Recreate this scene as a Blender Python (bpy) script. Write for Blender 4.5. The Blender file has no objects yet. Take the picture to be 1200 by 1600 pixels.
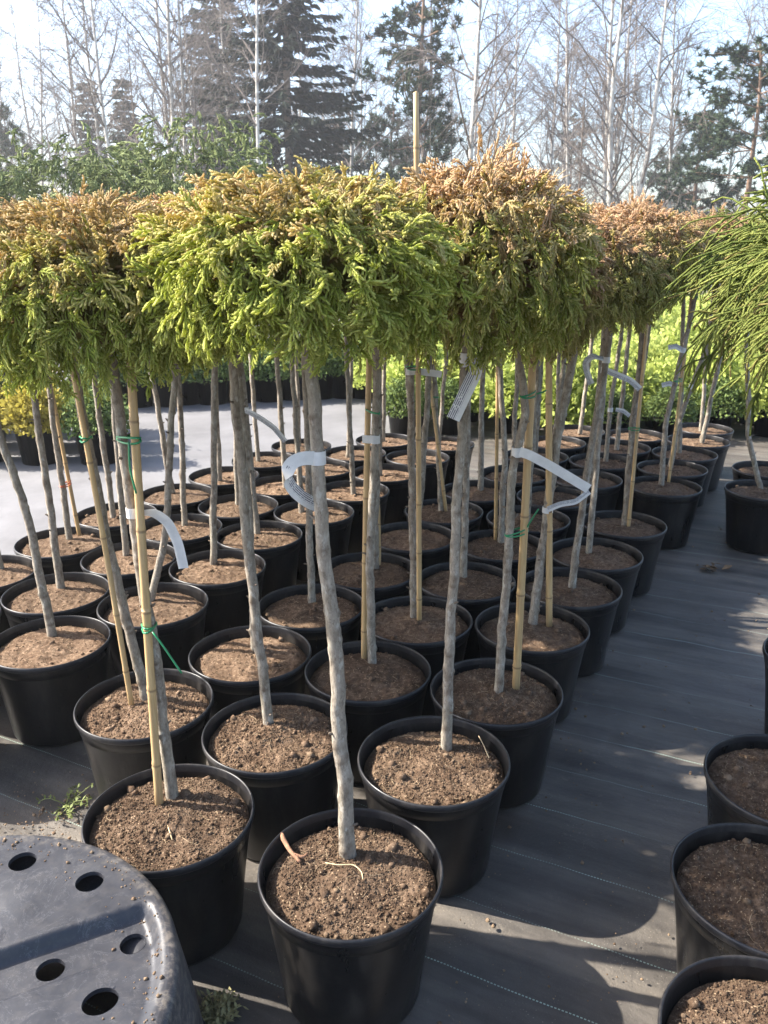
import bpy, math, random
import numpy as np
from mathutils import Vector, noise as mnoise

# ------------------------------------------------------------------ camera, light, exposure
SC = bpy.context.scene
COL = SC.collection
F_PX, CAM_H = 1300.0, 1.47                 # focal length in photo pixels, eye height in metres
PITCH = math.atan(430 / F_PX)
cam_d = bpy.data.cameras.new('camera'); cam = bpy.data.objects.new('camera', cam_d); COL.objects.link(cam)
cam.location = (0, 0, CAM_H); cam.rotation_euler = (math.pi / 2 - PITCH, 0, 0)
cam_d.sensor_fit = 'VERTICAL'; cam_d.sensor_height = 32.0; cam_d.sensor_width = 24.0
cam_d.lens = 32.0 * F_PX / 1600; cam_d.clip_start = 0.05; cam_d.clip_end = 2000
cam_d.dof.use_dof = True; cam_d.dof.focus_distance = 1.9; cam_d.dof.aperture_fstop = cam_d.lens / 2.6
SC.camera = cam

SUN_ELEV = math.radians(39.0)
SUN_TRAVEL = Vector((1.0, -0.17, 0)).normalized()
world = bpy.data.worlds.new('World'); SC.world = world; world.use_nodes = True
wn = world.node_tree; bg = wn.nodes['Background']
sky = wn.nodes.new('ShaderNodeTexSky'); sky.sky_type = 'NISHITA'; sky.sun_disc = False
sky.sun_elevation = SUN_ELEV; sky.sun_rotation = math.atan2(-SUN_TRAVEL.x, -SUN_TRAVEL.y)
sky.air_density = 0.85; sky.dust_density = 2.0; sky.ozone_density = 1.0
wn.links.new(sky.outputs[0], bg.inputs[0]); bg.inputs[1].default_value = 0.15
sun_d = bpy.data.lights.new('sun', 'SUN'); sun_d.energy = 5.0; sun_d.angle = math.radians(0.53)
sun_d.color = (1.0, 0.94, 0.85)
sun = bpy.data.objects.new('sun', sun_d); COL.objects.link(sun)
dv = Vector((SUN_TRAVEL.x * math.cos(SUN_ELEV), SUN_TRAVEL.y * math.cos(SUN_ELEV), -math.sin(SUN_ELEV)))
sun.rotation_euler = dv.to_track_quat('-Z', 'Y').to_euler(); sun.location = (-6, 2, 8)
SC.view_settings.view_transform = 'Standard'; SC.view_settings.look = 'None'
SC.view_settings.exposure = 1.75; SC.view_settings.gamma = 1.0; SC.view_settings.use_curve_mapping = False
SC.cycles.max_bounces = 8; SC.cycles.diffuse_bounces = 4; SC.cycles.glossy_bounces = 3
SC.cycles.transmission_bounces = 4; SC.cycles.volume_bounces = 0

random.seed(7); rng = np.random.default_rng(7)
c_, s_ = math.cos(PITCH), math.sin(PITCH)
def ray(px, py):
    a = (px - 600) / F_PX; b = (800 - py) / F_PX
    return a, c_ + b * s_, -s_ + b * c_
def on_z(px, py, z):
    x, y, w = ray(px, py); t = (z - CAM_H) / w
    return np.array((x * t, y * t, z))
def on_y(px, py, Y):
    x, y, w = ray(px, py); t = Y / y
    return np.array((x * t, Y, CAM_H + w * t))

# ------------------------------------------------------------------ mesh helpers
class MB:
    """collects vertices, faces and an optional point colour; build() links ONE mesh object"""
    def __init__(s): s.v = []; s.q = []; s.t = []; s.c = []; s.n = 0
    def add(s, V, Q=None, T=None, C=None):
        V = np.asarray(V, float).reshape(-1, 3)
        s.v.append(V)
        if Q is not None and len(Q): s.q.append(np.asarray(Q, int) + s.n)
        if T is not None and len(T): s.t.append(np.asarray(T, int) + s.n)
        s.c.append(np.zeros((len(V), 3)) if C is None else np.broadcast_to(np.asarray(C, float), (len(V), 3)))
        s.n += len(V)
    def mesh(s, name, mat, smooth=True, col=False):
        V = np.concatenate(s.v); me = bpy.data.meshes.new(name)
        q = np.concatenate(s.q) if s.q else np.zeros((0, 4), int)
        t = np.concatenate(s.t) if s.t else np.zeros((0, 3), int)
        me.vertices.add(len(V)); me.vertices.foreach_set('co', V.ravel())
        loops = np.concatenate([q.ravel(), t.ravel()]).astype(np.int32)
        me.loops.add(len(loops)); me.loops.foreach_set('vertex_index', loops)
        tot = np.concatenate([np.full(len(q), 4), np.full(len(t), 3)]).astype(np.int32)
        st = np.concatenate([[0], np.cumsum(tot)[:-1]]).astype(np.int32)
        me.polygons.add(len(tot)); me.polygons.foreach_set('loop_start', st)
        me.polygons.foreach_set('use_smooth', np.full(len(tot), smooth))
        if col:
            at = me.color_attributes.new('tint', 'FLOAT_COLOR', 'POINT')
            C = np.concatenate(s.c); at.data.foreach_set('color', np.c_[C, np.ones(len(C))].ravel())
        me.update(calc_edges=True); me.validate()
        if mat: me.materials.append(mat)
        return me

def link(name, me, parent=None, loc=None):
    o = bpy.data.objects.new(name, me); COL.objects.link(o)
    if parent is not None: o.parent = parent
    if loc is not None: o.location = loc
    return o
def tag(o, label=None, cat=None, group=None, kind=None):
    if label: o['label'] = label
    if cat: o['category'] = cat
    if group: o['group'] = group
    if kind: o['kind'] = kind
    return o
def empty(name, loc, rz=0.0):
    o = bpy.data.objects.new(name, None); COL.objects.link(o); o.location = loc; o.rotation_euler = (0, 0, rz)
    o.empty_display_size = 0.1
    return o

def frames(P):
    P = np.asarray(P, float); T = np.gradient(P, axis=0); T /= np.linalg.norm(T, axis=1)[:, None] + 1e-12
    ref = np.array((0, 0, 1.0)) if abs(T[0, 2]) < 0.9 else np.array((1.0, 0, 0))
    u = np.cross(T[0], ref); u /= np.linalg.norm(u); U = []
    for t in T:
        u = u - t * np.dot(u, t); u /= np.linalg.norm(u) + 1e-12; U.append(u)
    U = np.array(U); return T, U, np.cross(T, U)
def tube(P, R, n=6, cap=True, closed=False):
    P = np.asarray(P, float); R = np.broadcast_to(np.asarray(R, float), (len(P),)) if np.ndim(R) < 2 else np.asarray(R)
    T, U, W = frames(P); a = np.arange(n) * 2 * np.pi / n
    Rr = R[:, None] if R.ndim == 1 else R
    V = P[:, None, :] + (U[:, None, :] * np.cos(a)[None, :, None] + W[:, None, :] * np.sin(a)[None, :, None]) * (Rr * np.ones((1, n)))[:, :, None]
    m = len(P); idx = np.arange(m * n).reshape(m, n)
    A = idx[:-1]; B = idx[1:]
    Q = np.stack([A, np.roll(A, -1, 1), np.roll(B, -1, 1), B], -1).reshape(-1, 4)
    V = V.reshape(-1, 3); Tr = None
    if cap:
        V = np.vstack([V, P[0], P[-1] + T[-1] * (Rr[-1].mean() * .6)])
        i0, i1 = m * n, m * n + 1; k = np.arange(n); k2 = (k + 1) % n
        Tr = np.vstack([np.c_[np.full(n, i0), k2, k], np.c_[np.full(n, i1), idx[-1][k], idx[-1][k2]]])
    return V, Q, Tr
def tube3(P, R, n=3):                                   # cheap open tube for twigs
    V, Q, _ = tube(P, R, n, cap=False); return V, Q, None
def lathe(prof, n=64):
    prof = np.asarray(prof, float); a = np.arange(n) * 2 * np.pi / n
    V = np.stack([prof[:, 0, None] * np.cos(a), prof[:, 0, None] * np.sin(a), prof[:, 1, None] * np.ones(n)], -1)
    m = len(prof); idx = np.arange(m * n).reshape(m, n); A = idx[:-1]; B = idx[1:]
    Q = np.stack([A, np.roll(A, -1, 1), np.roll(B, -1, 1), B], -1).reshape(-1, 4)
    return V.reshape(-1, 3), Q, None
def smooth_path(P, k):
    P = np.asarray(P, float); d = np.r_[0, np.cumsum(np.linalg.norm(np.diff(P, axis=0), axis=1))]
    t = np.linspace(0, d[-1], k); L = np.stack([np.interp(t, d, P[:, i]) for i in range(P.shape[1])], -1)
    for _ in range(max(1, k // 8)):
        M = L.copy(); M[1:-1] = (L[:-2] + 2 * L[1:-1] + L[2:]) / 4; L = M
    return L
ICO_V = None
def blob(r):                                            # rough clod, 20 triangles
    global ICO_V, ICO_F
    if ICO_V is None:
        p = (1 + 5 ** .5) / 2
        ICO_V = np.array([(-1, p, 0), (1, p, 0), (-1, -p, 0), (1, -p, 0), (0, -1, p), (0, 1, p), (0, -1, -p), (0, 1, -p), (p, 0, -1), (p, 0, 1), (-p, 0, -1), (-p, 0, 1)]) / math.hypot(1, p)
        ICO_F = np.array([(0, 11, 5), (0, 5, 1), (0, 1, 7), (0, 7, 10), (0, 10, 11), (1, 5, 9), (5, 11, 4), (11, 10, 2), (10, 7, 6), (7, 1, 8), (3, 9, 4), (3, 4, 2), (3, 2, 6), (3, 6, 8), (3, 8, 9), (4, 9, 5), (2, 4, 11), (6, 2, 10), (8, 6, 7), (9, 8, 1)])
    return ICO_V * r * rng.uniform(.65, 1.3, (12, 1)), ICO_F

# ------------------------------------------------------------------ materials
def new_mat(name):
    m = bpy.data.materials.new(name); m.use_nodes = True; nt = m.node_tree
    return m, nt, nt.nodes['Principled BSDF'], nt.nodes['Material Output']
def N(nt, typ, **kw):
    n = nt.nodes.new(typ)
    for k, v in kw.items():
        if k in n.inputs: n.inputs[k].default_value = v
        else: setattr(n, k, v)
    return n
def tex(nt, scale, detail=6, rough=.6, coord='Object', vec=None):
    if vec is None:
        tc = N(nt, 'ShaderNodeTexCoord'); vec = tc.outputs[coord]
    n = N(nt, 'ShaderNodeTexNoise', Scale=scale, Detail=detail, Roughness=rough)
    nt.links.new(vec, n.inputs['Vector']); return n
def ramp(nt, src, stops):
    r = N(nt, 'ShaderNodeValToRGB'); e = r.color_ramp.elements
    while len(e) < len(stops): e.new(.5)
    for el, (p, c) in zip(e, stops): el.position = p; el.color = (*c, 1) if len(c) == 3 else c
    nt.links.new(src, r.inputs[0]); return r
def bump(nt, b, src, strength, dist, prev=None):
    n = N(nt, 'ShaderNodeBump', Strength=strength, Distance=dist); nt.links.new(src, n.inputs['Height'])
    if prev: nt.links.new(prev.outputs[0], n.inputs['Normal'])
    nt.links.new(n.outputs[0], b.inputs['Normal']); return n
def mixc(nt, fac, a, b, mode='MIX'):
    n = N(nt, 'ShaderNodeMix', data_type='RGBA', blend_type=mode)
    for sock, v in ((n.inputs[0], fac), (n.inputs[6], a), (n.inputs[7], b)):
        if isinstance(v, (int, float)): sock.default_value = v
        elif isinstance(v, tuple): sock.default_value = (*v, 1)
        else: nt.links.new(v, sock)
    return n.outputs[2]
def mth(nt, op, a, b=None, clamp=False):
    n = N(nt, 'ShaderNodeMath', operation=op, use_clamp=clamp)
    for i, v in enumerate((a, b)):
        if v is None: continue
        if isinstance(v, (int, float)): n.inputs[i].default_value = v
        else: nt.links.new(v, n.inputs[i])
    return n.outputs[0]

def simple(name, color, rough=.8, nscale=8, var=.35, bmp=.3, bdist=.01, spec=.5):
    m, nt, b, o = new_mat(name)
    n = tex(nt, nscale); r = ramp(nt, n.outputs[0], [(.3, tuple(x * (1 - var) for x in color)), (.7, tuple(min(1, x * (1 + var)) for x in color))])
    nt.links.new(r.outputs[0], b.inputs['Base Color']); b.inputs['Roughness'].default_value = rough
    b.inputs['Specular IOR Level'].default_value = spec
    if bmp: bump(nt, b, tex(nt, nscale * 3).outputs[0], bmp, bdist)
    return m

def foliage_mat(name, dark, mid, tip, bronze=None, transl=.25):
    """tint: r = bronzed amount, g = 0 base .. 1 tip of twig, b = random per sprig; object colour r = extra bronze, g = brightness"""
    m, nt, b, o = new_mat(name)
    at = N(nt, 'ShaderNodeAttribute', attribute_name='tint'); sep = N(nt, 'ShaderNodeSeparateColor')
    nt.links.new(at.outputs['Color'], sep.inputs[0])
    oi = N(nt, 'ShaderNodeObjectInfo'); osep = N(nt, 'ShaderNodeSeparateColor'); nt.links.new(oi.outputs['Color'], osep.inputs[0])
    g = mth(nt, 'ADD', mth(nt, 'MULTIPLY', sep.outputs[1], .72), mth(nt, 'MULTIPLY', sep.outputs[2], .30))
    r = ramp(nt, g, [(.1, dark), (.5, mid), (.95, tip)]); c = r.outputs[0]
    if bronze:
        f = mth(nt, 'ADD', sep.outputs[0], mth(nt, 'SUBTRACT', osep.outputs[0], .5), True)
        rb = ramp(nt, g, [(.1, bronze[0]), (.55, bronze[1]), (.95, bronze[2])])
        c = mixc(nt, f, c, rb.outputs[0])
    n = tex(nt, 9, 3); c = mixc(nt, 1.0, c, ramp(nt, n.outputs[0], [(.3, (.75, .78, .75)), (.7, (1.0, 1.0, 1.0))]).outputs[0], 'MULTIPLY')
    br = N(nt, 'ShaderNodeHueSaturation'); nt.links.new(c, br.inputs['Color']); nt.links.new(osep.outputs[1], br.inputs['Value'])
    c = br.outputs[0]
    sp = ramp(nt, tex(nt, 330, 2, .7).outputs[0], [(.35, (.78, .78, .76)), (.65, (1.1, 1.1, 1.1))]); c = mixc(nt, 1.0, c, sp.outputs[0], 'MULTIPLY')
    nt.links.new(c, b.inputs['Base Color']); b.inputs['Roughness'].default_value = .75; b.inputs['Specular IOR Level'].default_value = .2
    fv = N(nt, 'ShaderNodeTexVoronoi', Scale=520.0); ftc = N(nt, 'ShaderNodeTexCoord'); nt.links.new(ftc.outputs['Object'], fv.inputs['Vector'])
    bump(nt, b, fv.outputs['Distance'], 1.0, .002)
    tr = N(nt, 'ShaderNodeBsdfTranslucent'); nt.links.new(mixc(nt, .15, c, (.6, .62, .10), 'MIX') if transl > .1 else c, tr.inputs[0])
    mx = N(nt, 'ShaderNodeMixShader'); mx.inputs[0].default_value = transl
    nt.links.new(b.outputs[0], mx.inputs[1]); nt.links.new(tr.outputs[0], mx.inputs[2]); nt.links.new(mx.outputs[0], o.inputs[0])
    return m

# ground fabric: woven black geotextile, dusty, with pale-green stitched lines every 0.2 m
def fabric_mat():
    m, nt, b, o = new_mat('woven_fabric')
    tc = N(nt, 'ShaderNodeTexCoord'); mp = N(nt, 'ShaderNodeMapping'); mp.inputs['Rotation'].default_value = (0, 0, math.radians(25.8))
    nt.links.new(tc.outputs['Object'], mp.inputs[0]); vec = mp.outputs[0]
    sx = N(nt, 'ShaderNodeSeparateXYZ'); nt.links.new(vec, sx.inputs[0])
    # slight waviness of the lines
    wob = tex(nt, 1.2, 2, .5, vec=vec); y = mth(nt, 'ADD', sx.outputs[1], mth(nt, 'MULTIPLY', mth(nt, 'SUBTRACT', wob.outputs[0], .5), .012))
    fr = mth(nt, 'FRACT', mth(nt, 'DIVIDE', y, .2))
    line = mth(nt, 'LESS_THAN', mth(nt, 'ABSOLUTE', mth(nt, 'SUBTRACT', fr, .5)), .0075)
    dash = mth(nt, 'LESS_THAN', mth(nt, 'FRACT', mth(nt, 'DIVIDE', sx.outputs[0], .0075)), .6)
    wear = ramp(nt, tex(nt, 3, 4, vec=vec).outputs[0], [(.38, (.1, .1, .1)), (.62, (1, 1, 1))])
    ln = mth(nt, 'MULTIPLY', mth(nt, 'MULTIPLY', line, dash), wear.outputs[0])
    dust = tex(nt, 1.7, 8, .7, vec=vec); base = ramp(nt, dust.outputs[0], [(.30, (.066, .058, .050)), (.5, (.110, .098, .085)), (.62, (.142, .126, .109)), (.75, (.20, .178, .152))])
    spot = ramp(nt, tex(nt, 26, 5, .75, vec=vec).outputs[0], [(.60, (0, 0, 0)), (.74, (1, 1, 1))])
    c = mixc(nt, mth(nt, 'MULTIPLY', spot.outputs[0], .5), base.outputs[0], (.22, .19, .155))
    grit = N(nt, 'ShaderNodeTexVoronoi', Scale=130.0); nt.links.new(vec, grit.inputs['Vector'])
    gr = ramp(nt, grit.outputs['Distance'], [(.10, (1, 1, 1)), (.22, (0, 0, 0))])
    gmask = ramp(nt, tex(nt, 4.5, 3, vec=vec).outputs[0], [(.5, (0, 0, 0)), (.65, (1, 1, 1))])
    c = mixc(nt, mth(nt, 'MULTIPLY', mth(nt, 'MULTIPLY', gr.outputs[0], gmask.outputs[0]), .7), c, (.30, .265, .215))
    mps = N(nt, 'ShaderNodeMapping'); mps.inputs['Scale'].default_value = (1.1, 11.0, 1.0); nt.links.new(vec, mps.inputs[0])
    fold_shade = ramp(nt, tex(nt, 1.0, 5, .6, vec=mps.outputs[0]).outputs[0], [(.36, (.62, .62, .63)), (.5, (.95, .95, .95)), (.66, (1.35, 1.33, 1.28))])  # dust bands that also paint in the light and shade of wrinkles
    c = mixc(nt, 1.0, c, fold_shade.outputs[0], 'MULTIPLY')
    c = mixc(nt, ln, c, (.40, .52, .44))
    nt.links.new(c, b.inputs['Base Color'])
    rr = ramp(nt, dust.outputs[0], [(.3, (.34, .34, .34)), (.7, (.58, .58, .58))]); nt.links.new(rr.outputs[0], b.inputs['Roughness'])
    b.inputs['Specular IOR Level'].default_value = .32
    wv = N(nt, 'ShaderNodeTexWave', Scale=150.0, wave_type='BANDS', bands_direction='X'); nt.links.new(vec, wv.inputs['Vector'])
    wv2 = N(nt, 'ShaderNodeTexWave', Scale=150.0, wave_type='BANDS', bands_direction='Y'); nt.links.new(vec, wv2.inputs['Vector'])
    bp = bump(nt, b, mth(nt, 'ADD', wv.outputs[1], wv2.outputs[1]), .25, .0008)
    bump(nt, b, tex(nt, 22, 6, .7, vec=vec).outputs[0], .55, .008, bp)
    return m
M_FABRIC = fabric_mat()

def pot_mat(name, base, dustc, rlo, rhi, dust_amt):
    m, nt, b, o = new_mat(name)
    tc = N(nt, 'ShaderNodeTexCoord'); mp = N(nt, 'ShaderNodeMapping'); mp.inputs['Scale'].default_value = (1, 1, .25)
    oi = N(nt, 'ShaderNodeObjectInfo'); va = N(nt, 'ShaderNodeVectorMath', operation='ADD')
    nt.links.new(tc.outputs['Object'], va.inputs[0]); cr = N(nt, 'ShaderNodeCombineXYZ')
    nt.links.new(mth(nt, 'MULTIPLY', oi.outputs['Random'], 37.0), cr.inputs[0]); nt.links.new(cr.outputs[0], va.inputs[1])
    nt.links.new(va.outputs[0], mp.inputs[0])
    st = tex(nt, 16, 7, .7, vec=mp.outputs[0]); f = ramp(nt, st.outputs[0], [(.48, (0, 0, 0)), (.75, (1, 1, 1))])
    fine = tex(nt, 160, 4, .7, vec=va.outputs[0]); ff = ramp(nt, fine.outputs[0], [(.58, (0, 0, 0)), (.72, (1, 1, 1))])
    dm = mth(nt, 'MULTIPLY', mth(nt, 'ADD', f.outputs[0], mth(nt, 'MULTIPLY', ff.outputs[0], .5)), dust_amt, True)
    nt.links.new(mixc(nt, dm, base, dustc), b.inputs['Base Color'])
    r = ramp(nt, st.outputs[0], [(.35, (rlo,) * 3), (.7, (rhi,) * 3)]); nt.links.new(r.outputs[0], b.inputs['Roughness'])
    b.inputs['Specular IOR Level'].default_value = .32
    bump(nt, b, tex(nt, 30, 3, vec=va.outputs[0]).outputs[0], .12, .004)
    return m
M_POT = pot_mat('black_pot_plastic', (.0045, .0045, .005), (.10, .085, .07), .25, .5, .32)
M_RIM = pot_mat('pot_rim_plastic', (.014, .014, .016), (.14, .12, .10), .32, .5, .3)

def tub_mat():
    m, nt, b, o = new_mat('scuffed_tub_plastic')
    n1 = tex(nt, 9, 8, .75); n2 = tex(nt, 55, 5, .7)
    c = ramp(nt, n1.outputs[0], [(.3, (.013, .0145, .020)), (.55, (.021, .0225, .030)), (.8, (.036, .037, .042))]).outputs[0]
    sc = N(nt, 'ShaderNodeTexNoise', Scale=9.0, Detail=12.0, Roughness=.68, Distortion=3.0)
    tc = N(nt, 'ShaderNodeTexCoord'); nt.links.new(tc.outputs['Object'], sc.inputs['Vector'])
    vein = mth(nt, 'LESS_THAN', mth(nt, 'ABSOLUTE', mth(nt, 'SUBTRACT', sc.outputs[0], .53)), .0045)
    c = mixc(nt, mth(nt, 'MULTIPLY', vein, .14), c, (.34, .34, .35))
    # dried mud that stayed on the outer edge of the base and on the side
    sx = N(nt, 'ShaderNodeSeparateXYZ'); nt.links.new(tc.outputs['Object'], sx.inputs[0])
    rad = mth(nt, 'SQRT', mth(nt, 'ADD', mth(nt, 'POWER', sx.outputs[0], 2.0), mth(nt, 'POWER', sx.outputs[1], 2.0)))
    edge = ramp(nt, rad, [(.350, (0, 0, 0)), (.376, (1, 1, 1))])
    mud = ramp(nt, n2.outputs[0], [(.47, (0, 0, 0)), (.62, (1, 1, 1))])
    dm = mth(nt, 'MULTIPLY', mth(nt, 'ADD', mth(nt, 'MULTIPLY', edge.outputs[0], .42), .05), mth(nt, 'ADD', mud.outputs[0], .1), True)
    c = mixc(nt, dm, c, (.21, .18, .145)); nt.links.new(c, b.inputs['Base Color'])
    rr = ramp(nt, n1.outputs[0], [(.3, (.40,) * 3), (.7, (.58,) * 3)]); nt.links.new(rr.outputs[0], b.inputs['Roughness'])
    bump(nt, b, n2.outputs[0], .25, .0015)
    return m
M_TUB = tub_mat()

def soil_mat():
    m, nt, b, o = new_mat('peat_soil')
    at = N(nt, 'ShaderNodeAttribute', attribute_name='tint'); sep = N(nt, 'ShaderNodeSeparateColor'); nt.links.new(at.outputs['Color'], sep.inputs[0])
    n1 = tex(nt, 60, 8, .75); n2 = tex(nt, 9, 4)
    oi = N(nt, 'ShaderNodeObjectInfo')
    c = ramp(nt, n1.outputs[0], [(.28, (.058, .036, .023)), (.5, (.155, .102, .066)), (.72, (.31, .22, .15))]).outputs[0]
    damp = ramp(nt, n2.outputs[0], [(.35, (.62, .58, .55)), (.6, (1, 1, 1))])
    c = mixc(nt, 1.0, c, damp.outputs[0], 'MULTIPLY')
    hs = N(nt, 'ShaderNodeHueSaturation'); nt.links.new(c, hs.inputs['Color'])
    nt.links.new(mth(nt, 'ADD', .80, mth(nt, 'MULTIPLY', oi.outputs['Random'], .4)), hs.inputs['Value']); c = hs.outputs[0]
    vo = N(nt, 'ShaderNodeTexVoronoi', Scale=210.0); tc = N(nt, 'ShaderNodeTexCoord'); nt.links.new(tc.outputs['Object'], vo.inputs['Vector'])
    sp = N(nt, 'ShaderNodeSeparateColor'); nt.links.new(vo.outputs['Color'], sp.inputs[0])
    chip = mth(nt, 'MULTIPLY', mth(nt, 'GREATER_THAN', sp.outputs[0], .86), mth(nt, 'LESS_THAN', vo.outputs['Distance'], .35))
    c = mixc(nt, mth(nt, 'MULTIPLY', chip, .75), c, (.38, .28, .18))
    c = mixc(nt, sep.outputs[0], c, (.40, .30, .19))       # pale straw and fibre bits
    nt.links.new(c, b.inputs['Base Color']); b.inputs['Roughness'].default_value = .95; b.inputs['Specular IOR Level'].default_value = .15
    bump(nt, b, tex(nt, 180, 5, .8).outputs[0], .9, .004)
    return m
M_SOIL = soil_mat()

def bark_mat():
    m, nt, b, o = new_mat('grey_stem_bark')
    tc = N(nt, 'ShaderNodeTexCoord'); mp = N(nt, 'ShaderNodeMapping'); mp.inputs['Scale'].default_value = (1, 1, .45)
    nt.links.new(tc.outputs['Object'], mp.inputs[0]); v = mp.outputs[0]
    n1 = tex(nt, 52, 8, .75, vec=v); n2 = tex(nt, 170, 5, .75, vec=v); n3 = tex(nt, 6, 3, vec=v)
    c = ramp(nt, n1.outputs[0], [(.30, (.11, .083, .060)), (.45, (.235, .198, .155)), (.58, (.325, .283, .228)), (.74, (.48, .435, .365))]).outputs[0]
    c = mixc(nt, mth(nt, 'MULTIPLY', ramp(nt, n3.outputs[0], [(.45, (0, 0, 0)), (.7, (1, 1, 1))]).outputs[0], .5), c, (.165, .16, .105))
    c = mixc(nt, mth(nt, 'MULTIPLY', ramp(nt, n2.outputs[0], [(.54, (0, 0, 0)), (.62, (1, 1, 1))]).outputs[0], .55), c, (.10, .075, .055))
    c = mixc(nt, mth(nt, 'MULTIPLY', ramp(nt, tex(nt, 75, 3, vec=v).outputs[0], [(.58, (0, 0, 0)), (.64, (1, 1, 1))]).outputs[0], .4), c, (.52, .50, .44))
    at = N(nt, 'ShaderNodeAttribute', attribute_name='tint'); sep = N(nt, 'ShaderNodeSeparateColor'); nt.links.new(at.outputs['Color'], sep.inputs[0])
    c = mixc(nt, mth(nt, 'MULTIPLY', sep.outputs[0], .85), c, (.095, .062, .040))   # knots and scars
    nt.links.new(c, b.inputs['Base Color']); b.inputs['Roughness'].default_value = .82; b.inputs['Specular IOR Level'].default_value = .3
    bp = bump(nt, b, n2.outputs[0], .8, .0025); bump(nt, b, n1.outputs[0], .8, .006, bp)
    return m
M_BARK = bark_mat()

def cane_mat():
    m, nt, b, o = new_mat('bamboo_cane')
    tc = N(nt, 'ShaderNodeTexCoord'); mp = N(nt, 'ShaderNodeMapping'); mp.inputs['Scale'].default_value = (1, 1, .06)
    nt.links.new(tc.outputs['Object'], mp.inputs[0]); n1 = tex(nt, 160, 5, .7, vec=mp.outputs[0]); n2 = tex(nt, 7, 3)
    c = ramp(nt, n1.outputs[0], [(.3, (.36, .23, .10)), (.7, (.55, .38, .18))]).outputs[0]
    c = mixc(nt, mth(nt, 'MULTIPLY', ramp(nt, n2.outputs[0], [(.45, (0, 0, 0)), (.7, (1, 1, 1))]).outputs[0], .4), c, (.30, .22, .13))
    at = N(nt, 'ShaderNodeAttribute', attribute_name='tint'); sep = N(nt, 'ShaderNodeSeparateColor'); nt.links.new(at.outputs['Color'], sep.inputs[0])
    c = mixc(nt, mth(nt, 'MULTIPLY', sep.outputs[0], .7), c, (.16, .10, .05))
    nt.links.new(c, b.inputs['Base Color']); b.inputs['Roughness'].default_value = .5
    return m
M_CANE = cane_mat()
M_TIE = simple('green_tie_plastic', (.012, .20, .075), .35, 30, .2, 0)
M_ORANGE = simple('orange_tie_plastic', (.5, .10, .03), .4, 30, .2, 0)

def strip_mat():
    m, nt, b, o = new_mat('white_label_strip')           # uv: x along the strip in units of its width, y across
    uv = N(nt, 'ShaderNodeAttribute', attribute_name='tint'); sep = N(nt, 'ShaderNodeSeparateColor'); nt.links.new(uv.outputs['Color'], sep.inputs[0])
    along, across, side = sep.outputs[0], sep.outputs[1], sep.outputs[2]
    row = mth(nt, 'MULTIPLY', across, 7.0); fr = mth(nt, 'FRACT', row); rid = mth(nt, 'FLOOR', row)
    inrow = mth(nt, 'MULTIPLY', mth(nt, 'GREATER_THAN', fr, .3), mth(nt, 'LESS_THAN', fr, .78))
    cmb = N(nt, 'ShaderNodeCombineXYZ'); nt.links.new(mth(nt, 'MULTIPLY', along, 4.0), cmb.inputs[0]); nt.links.new(mth(nt, 'MULTIPLY', rid, 9.7), cmb.inputs[1])
    wn_ = N(nt, 'ShaderNodeTexNoise', Scale=1.0, Detail=2.0); nt.links.new(cmb.outputs[0], wn_.inputs['Vector'])
    word = mth(nt, 'GREATER_THAN', wn_.outputs[0], .40)
    band = mth(nt, 'MULTIPLY', mth(nt, 'GREATER_THAN', across, .38), mth(nt, 'LESS_THAN', across, .96))
    ink = mth(nt, 'MULTIPLY', mth(nt, 'MULTIPLY', inrow, word), mth(nt, 'MULTIPLY', band, side))
    nz = tex(nt, 40, 3); w = ramp(nt, nz.outputs[0], [(.3, (.66, .66, .65)), (.7, (.78, .78, .77))])
    c = mixc(nt, mth(nt, 'MULTIPLY', ink, .88), w.outputs[0], (.05, .05, .10))
    nt.links.new(c, b.inputs['Base Color']); b.inputs['Roughness'].default_value = .45
    tr = N(nt, 'ShaderNodeBsdfTranslucent'); nt.links.new(c, tr.inputs[0]); mx = N(nt, 'ShaderNodeMixShader'); mx.inputs[0].default_value = .25
    nt.links.new(b.outputs[0], mx.inputs[1]); nt.links.new(tr.outputs[0], mx.inputs[2]); nt.links.new(mx.outputs[0], o.inputs[0])
    return m
M_STRIP = strip_mat()

M_CROWN = foliage_mat('bronzed_conifer_foliage', (.11, .135, .022), (.42, .47, .075), (.80, .80, .27),
                      ((.27, .15, .08), (.68, .42, .25), (.87, .64, .46)), .48)
M_THREAD = foliage_mat('green_thread_foliage', (.035, .055, .012), (.135, .18, .036), (.33, .38, .09), ((.12, .07, .03), (.30, .19, .07), (.45, .32, .15)), .28)
M_JUNIPER = foliage_mat('grey_green_conifer', (.07, .10, .035), (.23, .28, .10), (.42, .47, .19), None, .15)
M_SHRUB = foliage_mat('yellow_green_leaf', (.09, .13, .022), (.30, .39, .075), (.58, .64, .18), None, .35)
M_DARKSHRUB = foliage_mat('deep_green_leaf', (.035, .06, .02), (.11, .17, .055), (.24, .32, .10), None, .2)
M_GOLD = foliage_mat('golden_leaf', (.12, .10, .02), (.36, .29, .045), (.58, .47, .10), None, .3)
M_SPRUCE = foliage_mat('spruce_needles', (.007, .013, .011), (.018, .032, .024), (.04, .06, .038), None, .06)
M_PINE = foliage_mat('pine_needles', (.020, .032, .022), (.055, .085, .050), (.11, .145, .075), None, .08)
M_TWIG = simple('grey_twigs', (.15, .125, .11), .9, 3, .3, 0)
M_BIRCH = simple('birch_bark', (.46, .43, .39), .8, 6, .5, .3)
M_TRUNKB = simple('brown_bark', (.15, .115, .09), .9, 8, .4, .4)
M_PINEBARK = simple('pine_bark', (.19, .12, .08), .9, 6, .4, .4)
M_WEED = simple('weed_green', (.16, .19, .05), .7, 40, .4, 0)
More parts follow.
